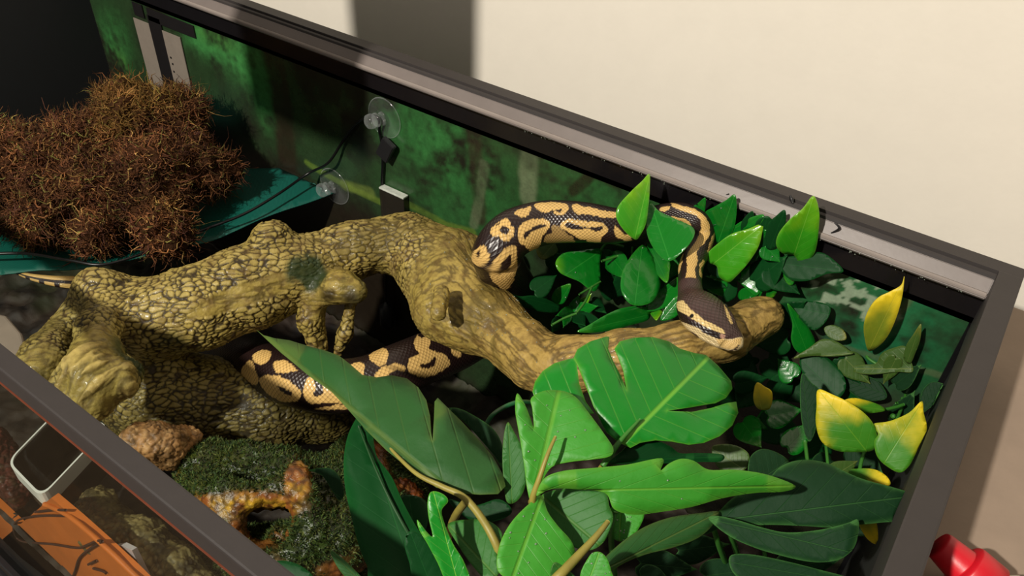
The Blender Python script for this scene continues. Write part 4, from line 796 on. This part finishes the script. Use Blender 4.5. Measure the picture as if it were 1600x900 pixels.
# ------------------------------------------------------------------ hammock, cups, cable
def sheet(name, out, zf, mat, th=.0012, wob=.004, parent=None):
    o = catmull(np.array(out, float), 6, True); P = np.array([at(x, y_, zf(x, y_)) for x, y_ in o]); return P
def hammock():
    out = [(548, 287), (541, 272), (520, 264), (450, 263), (380, 262), (300, 240), (200, 210), (90, 230), (-60, 280), (-120, 420), (-40, 434), (0, 431), (60, 424), (110, 423), (170, 414), (250, 396), (320, 380), (368, 362), (420, 338), (480, 318), (520, 304)]
    o = catmull(np.array(out, float), 5, True); zf = lambda x, y_: -.196 - .018 * np.exp(-(((x - 200) / 160) ** 2)) * np.clip((430 - y_) / 60, 0, 1)
    xs = np.arange(-130, 560, 9.); g = np.stack(np.meshgrid(xs, np.arange(205, 440, 9.), indexing='ij'), -1).reshape(-1, 2); g = g[inpoly(g, o)]
    d = np.min(np.linalg.norm(g[:, None] - o[None], axis=2), axis=1); g = g[d > 4]
    pts = [Vector(p) for p in o] + [Vector(p) for p in g]; v2, _, f2, *_ = delaunay_2d_cdt(pts, [(i, (i + 1) % len(o)) for i in range(len(o))], [], 1, 1e-5)
    V = np.array([at(p[0], p[1], zf(p[0], p[1])) for p in v2]); V[:, 1] = np.minimum(V[:, 1], .5515); V[:, 0] = np.maximum(V[:, 0], XL + .006); V[:, 2] += .002 * fbm(V * 25, 2, 5)
    t = NT('teal_woven_mesh'); tc = t.n('TexCoord').outputs['Object']; sp = t.n('SeparateXYZ'); t.t.links.new(tc, sp.inputs[0])
    a = t.math('PINGPONG', t.math('MULTIPLY', t.math('ADD', sp.outputs[0], sp.outputs[1]), 500), .5); b = t.math('PINGPONG', t.math('MULTIPLY', t.math('SUBTRACT', sp.outputs[0], sp.outputs[1]), 500), .5)
    h = t.math('MULTIPLY', a, b); t.set('Base Color', t.mix(t.math('MULTIPLY', h, 4), srgb(0, 62, 54), srgb(6, 128, 108))); t.set('Roughness', .55); t.bump(h, .6, .001)
    ob = mesh_obj('mesh_hammock', V, [list(f) for f in f2], t.m); m = ob.modifiers.new('thickness', 'SOLIDIFY'); m.thickness = .0012
    tag(ob, 'teal woven mesh hammock stretched across the back left corner, under the brown moss', 'hammock')
hammock()
def vinyl(name, base, edge):
    t = NT(name); tr = t.n('BsdfTransparent'); gl = t.n('BsdfGlossy'); gl.inputs['Roughness'].default_value = .08; df = t.n('BsdfDiffuse'); df.inputs[0].default_value = (.75, .8, .8, 1)
    lw = t.n('LayerWeight'); lw.inputs[0].default_value = .35; m1 = t.n('MixShader'); m1.inputs[0].default_value = .45; t.t.links.new(gl.outputs[0], m1.inputs[1]); t.t.links.new(df.outputs[0], m1.inputs[2])
    mx = t.n('MixShader'); t.t.links.new(t.math('MULTIPLY_ADD', lw.outputs['Facing'], edge, base, True), mx.inputs[0]); t.t.links.new(tr.outputs[0], mx.inputs[1]); t.t.links.new(m1.outputs[0], mx.inputs[2]); t.t.links.new(mx.outputs[0], t.out.inputs['Surface']); return t
clear = vinyl('clear_vinyl', .02, .10); clear_r = vinyl('clear_vinyl_rim', .06, .4)
# clear.set('Base Color', (.5, .54, .54)); clear.set('Roughness', .06); clear.set('Transmission Weight', .0); clear.set('Alpha', .12); clear.set('Coat Weight', .6)
#clear_r = NT('clear_vinyl_rim'); clear_r.set('Base Color', (.6, .63, .62)); clear_r.set('Roughness', .08); clear_r.set('Alpha', .38); clear_r.set('Coat Weight', .6)
def lathe(name, prof, p, axis, mat, parent, seg=36, caps=True):
    ax = Vector(axis).normalized(); q = ax.to_track_quat('Z', 'Y'); V = []; n = len(prof)
    for r, h in prof:
        for k in range(seg): a = 2 * math.pi * k / seg; V.append(tuple(Vector(p) + q @ Vector((r * math.cos(a), r * math.sin(a), h))))
    F = [[i * seg + k, i * seg + (k + 1) % seg, (i + 1) * seg + (k + 1) % seg, (i + 1) * seg + k] for i in range(n - 1) for k in range(seg)]
    if caps and prof[0][0] > 1e-4: F.append(list(range(seg))[::-1])
    if caps and prof[-1][0] > 1e-4: F.append([(n - 1) * seg + k for k in range(seg)])
    return mesh_obj(name, V, F, mat, parent)
def cup(px, py, r, label, ax=(-.25, -1, .05)):
    p = aty(px, py, .5525); t = thing('suction_cup', label, 'suction cup', tuple(p), 'clear suction cups on the back pane')
    lathe('disc', [(.0005, .004), (r * .35, .0036), (r * .7, .0022), (r * .95, .0008), (r, .0002)], p, (0, -1, 0), clear.m, t)
    lathe('rim', [(r * .97, .0014), (r, .0010), (r * 1.01, .0004), (r * .97, .0003)], p, (0, -1, 0), clear_r.m, t, caps=False)
    lathe('neck', [(r * .34, .003), (r * .26, .006), (r * .24, .009), (r * .34, .0095), (r * .34, .0115), (r * .24, .012)], p, ax, clear_r.m, t)
    lathe('knob', [(r * .22, .012), (r * .33, .0135), (r * .36, .017), (r * .33, .0205), (r * .2, .0225), (.0001, .023)], p, ax, clear_r.m, t)
cup(601, 184, .0225, 'clear suction cup higher on the back pane, black wire passing under it')
cup(523, 291, .0235, 'clear suction cup at the pointed end of the teal hammock')
rub = plain('black_rubber_cable', srgb(12, 12, 13), .35, .1)
cab = thing('probe_cable', 'thin black cable looping from the hammock over the upper suction cup', 'cable', tuple(aty(590, 185, .54)))
def wp(px, py, z=None, y_=None): return at(px, py, z) if z is not None else aty(px, py, y_)
tube('wire', [wp(-40, 398, -.176), wp(40, 396, -.178), wp(110, 407, -.178), wp(165, 413, -.180), wp(240, 390, -.185), wp(310, 362, -.188), wp(380, 335, -.182), wp(435, 303, -.178), wp(480, 272, y_=.535), wp(512, 255, y_=.540), wp(535, 222, y_=.548), wp(556, 195, y_=.548), wp(578, 181, y_=.545), wp(592, 186, y_=.545), wp(593, 205, y_=.549), wp(597, 228, y_=.550), wp(598, 255, y_=.550), wp(597, 290, y_=.550), wp(600, 330, y_=.550), wp(603, 400, y_=.546), wp(603, 478, y_=.545)], .0016, rub, cab, 8)
def tagbox():
    p = aty(603, 234, .546); bm = bmesh.new(); box(bm, np.array([-.0085, -.003, -.013]), np.array([.0085, .003, .013])); bmesh.ops.bevel(bm, geom=bm.edges[:], offset=.0008, segments=2, affect='EDGES')
    bmesh.ops.transform(bm, matrix=Matrix.Translation(Vector(p)) @ Matrix.Rotation(math.radians(28), 4, 'Y'), verts=bm.verts); bm_obj('clip', bm, black, cab)
    lathe('probe', [(.002, -.006), (.0045, 0), (.0085, .002), (.0088, .03), (.0075, .0325), (.001, .033)], aty(603, 478, .543), (0, 0, -1), black, cab, 20)
tagbox()
acr = thing('acrylic_holder', 'small clear acrylic block with bright top edge fixed to the back pane above the branch', 'holder', tuple(aty(620, 300, .54)))
a0 = aty(600, 290, .5525); a1 = aty(638, 303, .5525)
tin = NT('dark_clear_acrylic'); tin.set('Base Color', srgb(40, 36, 30)); tin.set('Roughness', .1); tin.set('Alpha', .75); tin.set('Coat Weight', .5)
box_obj('block', (a0[0], .5445, a0[2] - .08), (a1[0], .5525, a0[2]), tin.m, acr, .0006)
box_obj('top_edge', (a0[0], .5440, a0[2]), (a1[0], .5525, a0[2] + .0022), plain('frosted_edge', srgb(190, 195, 185), .25, .2, 200), acr, .0006)
tape = plain('grey_matte_tape', srgb(126, 116, 106), .6, .08, 60)
stp = thing('tape_strip', 'left-hand grey tape strip on the back pane above the moss', 'tape', tuple(aty(225, 70, .55)))
def strip(name, x0, x1, z0, z1, y0, m, par=None): return box_obj(name, (x0, y0 - .0012, z0), (x1, y0, z1), m, par, .0002)
q0 = aty(209, 27, .5525); q1 = aty(232, 32, .5525); strip('strip', q0[0], q1[0], -.30, q0[2], .5525, tape, stp)
bk = plain('black_backing', srgb(20, 17, 18), .5, .1)
strip('backing', q1[0] + .0006, aty(254, 45, .5525)[0] - .0006, -.30, q0[2] + .012, .5525, bk, stp)
s2 = thing('tape_strip', 'right-hand grey tape strip with black specks on the back pane above the moss', 'tape', tuple(aty(268, 80, .55)))
q0 = aty(254, 47, .5525); q1 = aty(281, 54, .5525); strip('strip', q0[0], q1[0], -.30, q0[2], .5525, tape, s2)
for px, py in ((267, 90), (270, 100), (266, 115), (272, 112)): p = aty(px, py, .551); bx_ = box_obj('speck', p - np.array([.0012, .0004, .0012]), p + np.array([.0012, .0002, .0012]), bk, s2)
cr_ = thing('corner_bracket', 'black hanging bracket on the back pane above the grey tape strips', 'bracket', tuple(aty(216, 10, .55)))
q0 = aty(208, 8, .5525); q1 = aty(222, 10, .5525); strip('arm', q0[0], q1[0], aty(210, 22, .5525)[2], -.045, .5525, bk, cr_); q2 = aty(285, 30, .5525)
strip('plate', aty(236, 40, .5525)[0], q2[0] + .02, aty(270, 50, .5525)[2] + .004, -.046, .5525, bk, cr_)

# ------------------------------------------------------------------ moss heap on the hammock
def moss_heap():
    F = Field((-1.06, .26, -.23), (-.60, .553, .0), .005)
    for px, py, z, r in ((60, 330, -.165, 62), (150, 300, -.155, 75), (230, 290, -.15, 72), (200, 210, -.12, 66), (120, 240, -.13, 60), (270, 200, -.125, 55), (300, 260, -.15, 50), (20, 250, -.13, 55), (10, 225, -.125, 40), (255, 350, -.17, 45), (150, 370, -.175, 36), (-40, 320, -.16, 60), (205, 165, -.11, 38), (280, 160, -.115, 30), (60, 260, -.13, 55), (330, 270, -.165, 34), (180, 160, -.115, 32)):
        p, r_ = PR(px, py, z, r * .86); F.cap(p, p + [0, 0, .001], r_, r_, .02)
    V, Q = F.mesh(); V, Q = smooth_v(V, Q, 2); N = vnormals(V, Q); V = V + N * (.020 * fbm(V * 38, 4, 3) + .012 * fbm(V * 95, 3, 8))[:, None]
    V[:, 1] = np.minimum(V[:, 1], .549)
    root = thing('moss_heap', 'heap of dry brown sphagnum moss lying on the teal hammock', 'moss', tuple(at(180, 330, -.19)))
    core = mesh_obj('core', V, Q, vcol('moss_core', .95, 200, .8, .003, .1, .4), root)
    attr(core, 'Col', np.clip(srgb(58, 36, 20) * (1 + .9 * fbm(V * 60, 3, 4))[:, None], .003, 1))
    r = np.random.default_rng(5); n = 20000; ix = r.integers(0, len(V), n); P = V[ix]; Nn = N[ix]
    d = Nn * r.uniform(.0, .55, (n, 1)) + r.normal(0, .8, (n, 3)); d /= np.linalg.norm(d, axis=1)[:, None]; ln = r.uniform(.005, .015, n) * (1 + (r.random(n) < .05) * .8)
    c2 = r.normal(0, 1, (n, 3)); c2 -= (c2 * d).sum(1)[:, None] * d; c2 /= np.linalg.norm(c2, axis=1)[:, None]; sd = np.cross(d, c2)
    w = r.uniform(.0005, .0012, n); pts = []
    SEG = 4
    for k in range(SEG + 1):
        u = k / SEG; bend = c2 * (u * u * ln * .9)[:, None] + sd * (np.sin(u * 6) * ln * .22)[:, None]; c = P + d * (u * ln)[:, None] + bend; c[:, 1] = np.minimum(c[:, 1], .5515)
        ww = (w * (1 - .75 * u))[:, None]; pts += [c - sd * ww, c + sd * ww, c + c2 * ww * 1.1]
    A = np.stack(pts, 1).reshape(n, SEG + 1, 3, 3); idx = np.arange(n * (SEG + 1) * 3).reshape(n, SEG + 1, 3); Fc = []
    for k in range(3): j = (k + 1) % 3; Fc.append(np.stack([idx[:, :-1, k], idx[:, :-1, j], idx[:, 1:, j], idx[:, 1:, k]], -1).reshape(-1, 4))
    o = mesh_obj('strands', A.reshape(-1, 3), np.concatenate(Fc), vcol('dry_moss', .8, 150, .1, .0005, .2, .2), root)
    pal = np.array([srgb(112, 70, 42), srgb(138, 92, 54), srgb(90, 54, 36), srgb(160, 126, 72), srgb(118, 112, 56), srgb(74, 44, 32)]); ch = r.choice(6, n, p=[.28, .22, .2, .1, .08, .12])
    zone = sstep(.1, .3, fbm(P * 14, 2, 9)); col = pal[ch] * (1 + .25 * r.normal(0, 1, (n, 1))); col = col * np.clip(.85 + 1.3 * fbm(P * 45, 3, 19), .25, 1.6)[:, None]; col = col * (1 - .35 * zone[:, None]) + srgb(150, 118, 50) * .35 * zone[:, None]
    attr(o, 'Col', np.repeat(np.clip(col, .004, 1), (SEG + 1) * 3, 0)); tag(o, kind='stuff')
moss_heap()

# ------------------------------------------------------------------ mossy cave rock and the bits by the front pane
def fuzz(name, V, N, sel, n, ln, w, pal, mat, parent, seed=1):
    r = np.random.default_rng(seed); c = np.flatnonzero(sel)
    if len(c) == 0: return
    ix = r.choice(c, n); P = V[ix]; d = N[ix] + r.normal(0, .6, (n, 3)); d /= np.linalg.norm(d, axis=1)[:, None]; s = np.cross(d, r.normal(0, 1, (n, 3))); s /= np.linalg.norm(s, axis=1)[:, None]
    l = r.uniform(.4, 1, (n, 1)) * ln; A = np.stack([P - s * w, P + s * w, P + d * l], 1); A[..., 1] = np.maximum(A[..., 1], .1095)
    idx = np.arange(n * 3).reshape(n, 3); o = mesh_obj(name, A.reshape(-1, 3), idx, mat, parent, False); pal = np.array(pal); col = pal[r.integers(0, len(pal), n)] * r.uniform(.6, 1.3, (n, 1))
    attr(o, 'Col', np.repeat(np.clip(col, .003, 1), 3, 0)); tag(o, kind='stuff')
mossm = vcol('living_moss', .7, 150, .1, .0005, .3, .2)
def cave():
    F = Field((-.62, .112, -.46), (-.08, .54, -.10), .003)
    def ch(L, k=.016, **kw): q = [PR(*l) for l in L]; F.chain([a for a, _ in q], [b for _, b in q], k, **kw)
    ch([(330, 735, -.24, 46), (390, 745, -.24, 44), (450, 748, -.24, 36), (500, 770, -.24, 36)])
    ch([(300, 760, -.235, 26), (340, 778, -.215, 24), (390, 778, -.21, 19), (430, 768, -.21, 17), (462, 748, -.205, 18), (472, 780, -.21, 17), (486, 815, -.22, 16), (500, 850, -.24, 18)], .01)
    ch([(340, 778, -.22, 22), (372, 812, -.22, 16), (392, 850, -.25, 18)], .012)
    ch([(400, 860, -.26, 44), (460, 870, -.25, 46), (520, 850, -.25, 48), (560, 820, -.26, 50), (600, 790, -.28, 50)])
    ch([(500, 770, -.25, 40), (560, 740, -.27, 50), (620, 780, -.29, 46)])
    ch([(380, 900, -.30, 70), (520, 900, -.33, 80)])
    ch([(440, 812, -.205, 22), (430, 835, -.23, 24)], .01, cut=True); ch([(405, 812, -.21, 18), (400, 830, -.25, 22)], .01, cut=True)
    V, Q = F.mesh(); V, Q = smooth_v(V, Q, 2); V, Q = subdiv(V, Q); N = vnormals(V, Q); f1, e1, cid = voro(V * 110 + fbm(V * 80, 2, 2)[:, None], 6)
    V = V + N * (.006 * fbm(V * 50, 3, 12) + .004 * np.abs(fbm(V * 150, 3, 13)) + .0015 * sstep(.3, 0, f1))[:, None]; V[:, 1] = np.maximum(V[:, 1], .1095)
    px, _ = proj(V); c = srgb(92, 62, 34) * (1 + .9 * fbm(V * 70, 4, 14))[:, None]
    m = sstep(-.1, .2, fbm(V * 40, 3, 15)) * .7; m = m[:, None]; c = c * (1 - m) + srgb(150, 84, 36) * m
    rim = np.exp(-((px[:, 0] - 385) / 75) ** 2 - ((px[:, 1] - 790) / 16) ** 2); rim = np.maximum(rim, .9 * np.exp(-((px[:, 0] - 465) / 16) ** 2 - ((px[:, 1] - 755) / 26) ** 2)); m = (rim * sstep(-.2, .2, fbm(V * 150, 3, 16)))[:, None]; c = c * (1 - m) + srgb(206, 160, 44) * m
    mo = sstep(-.15, .25, fbm(V * 26, 3, 17) + .35 * N[:, 2]) * sstep(.3, .0, rim); m = mo[:, None] * .9; c = c * (1 - m) + srgb(44, 66, 20) * (1 + .7 * fbm(V * 120, 3, 18))[:, None] * m
    c = c * (.35 + .65 * sstep(0, .25, e1))[:, None]
    t = thing('cave_rock', 'moss-covered brown cave hide with yellow-orange rim under the branch', 'rock', tuple(at(450, 860, -.38)))
    o = mesh_obj('rock', V, Q, vcol('wet_bark_rock', .32, 500, .5, .001, .5, .3, rough_var=.4), t); attr(o, 'Col', np.clip(c, .003, 1))
    fuzz('moss', V, N, mo > .5, 26000, .0045, .0007, [srgb(50, 72, 30), srgb(70, 88, 38), srgb(34, 50, 24), srgb(92, 98, 48)], mossm, t)
cave()
def lump_rock(name, label, caps, cols, seed, bb, cut=(), cat='rock', d=.0025, mossy=0, bark=0, rough=.5, sc=60):
    F = Field(bb[0], bb[1], d)
    for a, b in zip(caps[:-1], caps[1:]):
        (p, r1), (q, r2) = PR(*a), PR(*b); F.cap(p, q, r1, r2, .01)
    V, Q = F.mesh(); V, Q = smooth_v(V, Q, 2); V, Q = subdiv(V, Q); N = vnormals(V, Q); f1, e1, cid = voro(V * sc * 2 + fbm(V * 80, 2, 2)[:, None] * .5, seed)
    V = V + N * (.006 * fbm(V * sc * .8, 3, seed) + .003 * np.abs(fbm(V * sc * 2.5, 3, seed + 1)) + .0012 * sstep(.02, .2, e1))[:, None]; V[:, 1] = np.maximum(V[:, 1], .1095)
    m = sstep(-.25, .25, fbm(V * sc, 4, seed + 2))[:, None]; c = cols[0] * (1 - m) + cols[1] * m; m = sstep(.1, .4, fbm(V * sc * 2, 3, seed + 3))[:, None] * .7; c = c * (1 - m) + cols[2] * m
    c = c * (.5 + .5 * sstep(0, .2, e1))[:, None]
    o = mesh_obj(name, V, Q, vcol(name + '_surface', rough, 400, .4, .001, .4, .3)); attr(o, 'Col', np.clip(c, .003, 1)); tag(o, label, cat); return V, N
lump_rock('cork_bark', 'rough orange-brown cork chunk just inside the front rail under the branch', [(212, 690, -.20, 22), (232, 690, -.20, 26), (262, 700, -.21, 26), (290, 690, -.22, 22)], [srgb(104, 76, 44), srgb(160, 118, 72), srgb(190, 150, 100)], 31, ((-.55, .11, -.28), (-.36, .28, -.14)), cat='bark', sc=90)
lump_rock('rock', 'mossy grey-brown rock seen through the front pane, right of the orange board', [(150, 790, -.27, 26), (170, 830, -.27, 34), (220, 850, -.26, 36), (280, 900, -.26, 34), (330, 950, -.27, 40)], [srgb(70, 60, 34), srgb(116, 102, 62), srgb(150, 132, 84)], 37, ((-.62, .11, -.40), (-.30, .25, -.18)), sc=80)
lump_rock('stone', 'brown stone with yellow crust in the shade beneath the big drooping leaf', [(610, 770, -.27, 24), (640, 775, -.27, 20)], [srgb(70, 34, 16), srgb(120, 60, 22), srgb(170, 110, 50)], 41, ((-.45, .18, -.34), (-.27, .36, -.20)), sc=110, rough=.3)
lump_rock('rock', 'dark red-brown lump behind the front pane at the far left edge', [(-30, 700, -.30, 40), (20, 760, -.31, 26), (0, 770, -.31, 36)], [srgb(60, 30, 20), srgb(90, 40, 28), srgb(60, 50, 30)], 43, ((-.76, .11, -.42), (-.52, .28, -.22)), sc=70)

# steel tray, orange board, white dish, grey slab
steel = plain('brushed_steel', srgb(236, 234, 228), .3, .02, 60, .05, metal=.1)
def tray():
    z = -.262; c = [at(*p, z) for p in ((64, 778), (10, 722), (90, 640), (172, 664))]; c = np.array(c); c[:, 1] = np.maximum(c[:, 1], .115)
    O = []
    for i in range(4):
        a, b, e = c[i - 1], c[i], c[(i + 1) % 4]; u = (a - b) / np.linalg.norm(a - b); w = (e - b) / np.linalg.norm(e - b); rr = .012
        for t in np.linspace(0, 1, 7): O.append(b + u * rr * (1 - t) ** 2 + w * rr * t ** 2)
    O = np.array(O); n = len(O); cen = O.mean(0); inn = cen + (O - cen) * .945; low = cen + (O - cen) * .9; dz = np.array([0, 0, 1.])
    rings = [O - dz * .016, O, inn, inn - dz * .002 , low - dz * .05]; V = np.concatenate(rings); F = [[k * n + i, k * n + (i + 1) % n, (k + 1) * n + (i + 1) % n, (k + 1) * n + i] for k in range(4) for i in range(n)]
    t = thing('steel_tray', 'shallow metal tray with bright rounded rim behind the front pane, lower left', 'tray', tuple(cen - dz * .05))
    o = mesh_obj('rim', np.concatenate(rings[:4]), F[:3 * n], steel, t, False)
    V2 = np.concatenate([rings[3], rings[4]]); F2 = [[i, (i + 1) % n, n + (i + 1) % n, n + i] for i in range(n)] + [list(range(n, 2 * n))]
    mesh_obj('basin', V2, F2, plain('dark_basin', srgb(34, 32, 26), .35, .2, 60), t, False)
tray()
def board2():
    # the lid of an orange box leaning just inside the front pane
    om = plain('burnt_orange_board', srgb(190, 100, 34), .5, .16, 18, .3, .001)
    root = thing('orange_board', 'burnt orange board with raised right edge behind the front pane, lower left corner', 'board', tuple(at(60, 860, -.24)))
    y0 = .1105
    f = lambda px, py, t_: (lambda p: p)(aty(px, py, y0 + t_))
    out = [(80, 778), (40, 812), (0, 846), (-30, 872), (-30, 872), (225, 910), (225, 910), (205, 890), (160, 848), (120, 812)]
    A = np.array([f(x, y_, .004) for x, y_ in out]); A[4:6, 2] = -.392; Bk = A + np.array([0, .006, 0]); n = len(out)
    mesh_obj('panel', np.concatenate([A, Bk]), [list(range(n)), list(range(n, 2 * n))[::-1]] + [[i, n + i, n + (i + 1) % n, (i + 1) % n] for i in range(n)], om, root, False)
    tube('edge', [f(x, y_, .003) for x, y_ in ((70, 788), (108, 806), (160, 850), (205, 893), (225, 912))], .0022, om, root, 6, 3)
    ck = plain('dark_thin_cord', srgb(58, 26, 14), .6, .2)
    cd_ = thing('cord', 'thin dark brown cord looped over the orange board', 'cord', tuple(at(60, 840, -.24)))
    for L in ([(102, 806), (60, 806), (30, 812), (21, 824), (26, 840), (40, 847), (80, 850), (120, 856), (135, 852), (152, 845), (160, 846)], [(160, 846), (140, 858), (124, 872), (118, 890), (112, 905)], [(55, 800), (80, 797), (103, 797)], [(0, 866), (7, 862)], [(138, 882), (150, 876)], [(146, 888), (160, 892), (166, 896)]):
        tube('strand', [f(x, y_, .0026) for x, y_ in L], .0011, ck, cd_, 6, 4)
board2()
def dish():
    V = []; ring = [(168, 856), (190, 852), (206, 860), (216, 880), (232, 912), (200, 915), (182, 880)]; A = np.array([aty(x, y_, .122) for x, y_ in ring]); B = A + np.array([0, .004, -.001]); n = len(A)
    t = mesh_obj('white_dish', np.concatenate([A, B]), [list(range(n)), list(range(n, 2 * n))[::-1]] + [[i, n + i, n + (i + 1) % n, (i + 1) % n] for i in range(n)], plain('white_glaze', srgb(190, 182, 186), .25, .03), None, False)
    tag(t, 'white dish edge poking out beside the orange board', 'dish')
dish()
def slab():
    A = np.array([at(x, y_, -.19) for x, y_ in ((-40, 480), (10, 492), (34, 520), (44, 556), (20, 590), (-60, 560))]); A[:, 1] = np.maximum(A[:, 1], .114); B = A - np.array([0, 0, .02]); n = len(A)
    t = mesh_obj('grey_slab', np.concatenate([A, B]), [list(range(n)), list(range(n, 2 * n))[::-1]] + [[i, n + i, n + (i + 1) % n, (i + 1) % n] for i in range(n)], plain('smooth_grey_stone', srgb(128, 116, 104), .5, .1, 40), None, False)
    b = t.modifiers.new('edge', 'BEVEL'); b.width = .003; b.segments = 3
    tag(t, 'smooth grey slab at the left edge beside the knobbly branch end', 'slab')
slab()

# ------------------------------------------------------------------ red-capped bottle on the brown side table
tb = thing('side_table', 'taupe-brown table top beside the tank, right edge of the picture', 'table', (.4, .2, -1.3))
tm = plain('taupe_brown_laminate', srgb(146, 128, 112), .75, .1, 30, .2)
box_obj('top', (.052, -.25, -.105), (.9, .652, -.080), tm, tb, .002)
for x, yy in ((.08, -.2), (.86, -.2), (.08, .6), (.86, .6)): box_obj('leg', (x - .02, yy - .02, -1.3), (x + .02, yy + .02, -.105), tm, tb)
red = plain('red_plastic', srgb(196, 20, 36), .4, .06, 60)
bt = thing('glue_bottle', 'bottle with red ribbed cap lying on the table beside the tank', 'bottle', tuple(at(1500, 880, -.075)))
p0 = at(1466, 850, -.055); p1 = at(1512, 893, -.062); ax = p1 - p0; ax /= np.linalg.norm(ax); k = mpx(p0)
lathe('cap', [(.0001, 0), (22 * k, .0), (24 * k, .0015), (29 * k, 42 * k), (30 * k, 44 * k)], p0 + np.array([0, 0, 0]), ax, red, bt, 40)
lathe('collar', [(30 * k, 44 * k), (40 * k, 46 * k), (42 * k, 50 * k), (44 * k, 90 * k), (30 * k, 96 * k)], p0, ax, red, bt, 40)
lathe('bottle_body', [(30 * k, 92 * k), (50 * k, 110 * k), (62 * k, 140 * k), (62 * k, 300 * k), (20 * k, 306 * k)], p0, ax, plain('white_bottle', srgb(220, 215, 205), .4, .03), bt, 40)

# dark smears on the back rail
def onl(px, py): return aty(px, py, .5475)
tube('smear', [aty(1235, 305, .556), aty(1237, 311, .555), aty(1239, 318, .553)], [.0008, .0018, .0006], black, tank, 6, 4)
tube('smear', [onl(1304, 348), onl(1309, 352), onl(1311, 357), onl(1304, 362), onl(1291, 367)], [.0006, .0008, .0009, .0008, .0004], black, tank, 6, 5)
tube('smear', [onl(1130, 306), onl(1139, 303)], [.0006, .0005], black, tank, 6, 4)

# ------------------------------------------------------------------ water droplets
def drops(name, label, pts, size):
    bm = bmesh.new(); r = random.Random(4)
    for p in pts: bmesh.ops.create_icosphere(bm, subdivisions=1, radius=size * r.uniform(.6, 1.5), matrix=Matrix.Translation(Vector(p)))
    w = NT(name + '_water'); w.set('Base Color', (.3, .34, .28)); w.set('Roughness', .18); w.set('Specular IOR Level', 1.0); w.set('Alpha', .5); w.set('Coat Weight', 1.0)
    tag(bm_obj(name, bm, w.m, None, True), label, 'water', kind='stuff')
r_ = np.random.default_rng(9)
drops('rail_droplets', 'row of tiny water drops along the lower lip of the back rail', [(x, .5425, -.0165 + r_.uniform(-.002, .001)) for x in r_.uniform(-.36, .02, 70)], .0004)
px_, _ = proj(BV); tops = BV[(px_[:, 0] > 690) & (px_[:, 0] < 1000) | ((px_[:, 0] > 480) & (px_[:, 0] < 680) & (px_[:, 1] > 360) & (px_[:, 1] < 450))]
tops = tops[tops[:, 2] > -.125]; tops = tops[r_.integers(0, len(tops), 170)]
drops('branch_droplets', 'tiny water drops beaded on the wet branch near its fork', tops + [0, 0, .0002], .0005)

lp = np.concatenate([q[2] for q in SPOTS if q[1].startswith('soft_light') and len(q[2])])
drops('leaf_droplets', 'fine water drops on the bright front leaves', lp[r_.integers(0, len(lp), 60)] + r_.normal(0, .0004, (60, 3)) * [1, 1, 0], .00045)
lp = np.concatenate([q[2] for q in SPOTS if q[1].startswith('glossy_green') and len(q[2])])
drops('leaf_droplets', 'fine water drops on the glossy leaves behind the branch', lp[r_.integers(0, len(lp), 40)], .0005)
# ------------------------------------------------------------------ unseen box added over the tank to throw the shadow on rail and wall
hd = thing('shadow_box', 'black box added unseen above the tank to block light', 'light blocker', (-.65, .2, .36))
ca, cb = np.array([-.567, .546, -.013]), np.array([-.79, .546, -.013]); LA_ = np.array(LP)
qa = ca + (LA_ - ca) * .2; qb = cb + (LA_ - cb) * .2
box_obj('blocker', (qb[0] + .03, qa[1] - .04, qa[2] - .055), (qa[0], qa[1] + .04, qa[2] + .26), black, hd, .003)
box_obj('lens', (qb[0] + .05, qa[1] - .025, qa[2] - .059), (qa[0] - .02, qa[1] + .025, qa[2] - .055), plain('frosted_plate', srgb(200, 200, 195), .4), hd)  # pale plate under the added box, gives no light
tube('cord', [((qa[0] + qb[0]) / 2, qa[1], qa[2] + .26), ((qa[0] + qb[0]) / 2, qa[1], 1.3)], .003, rub, hd, 8)
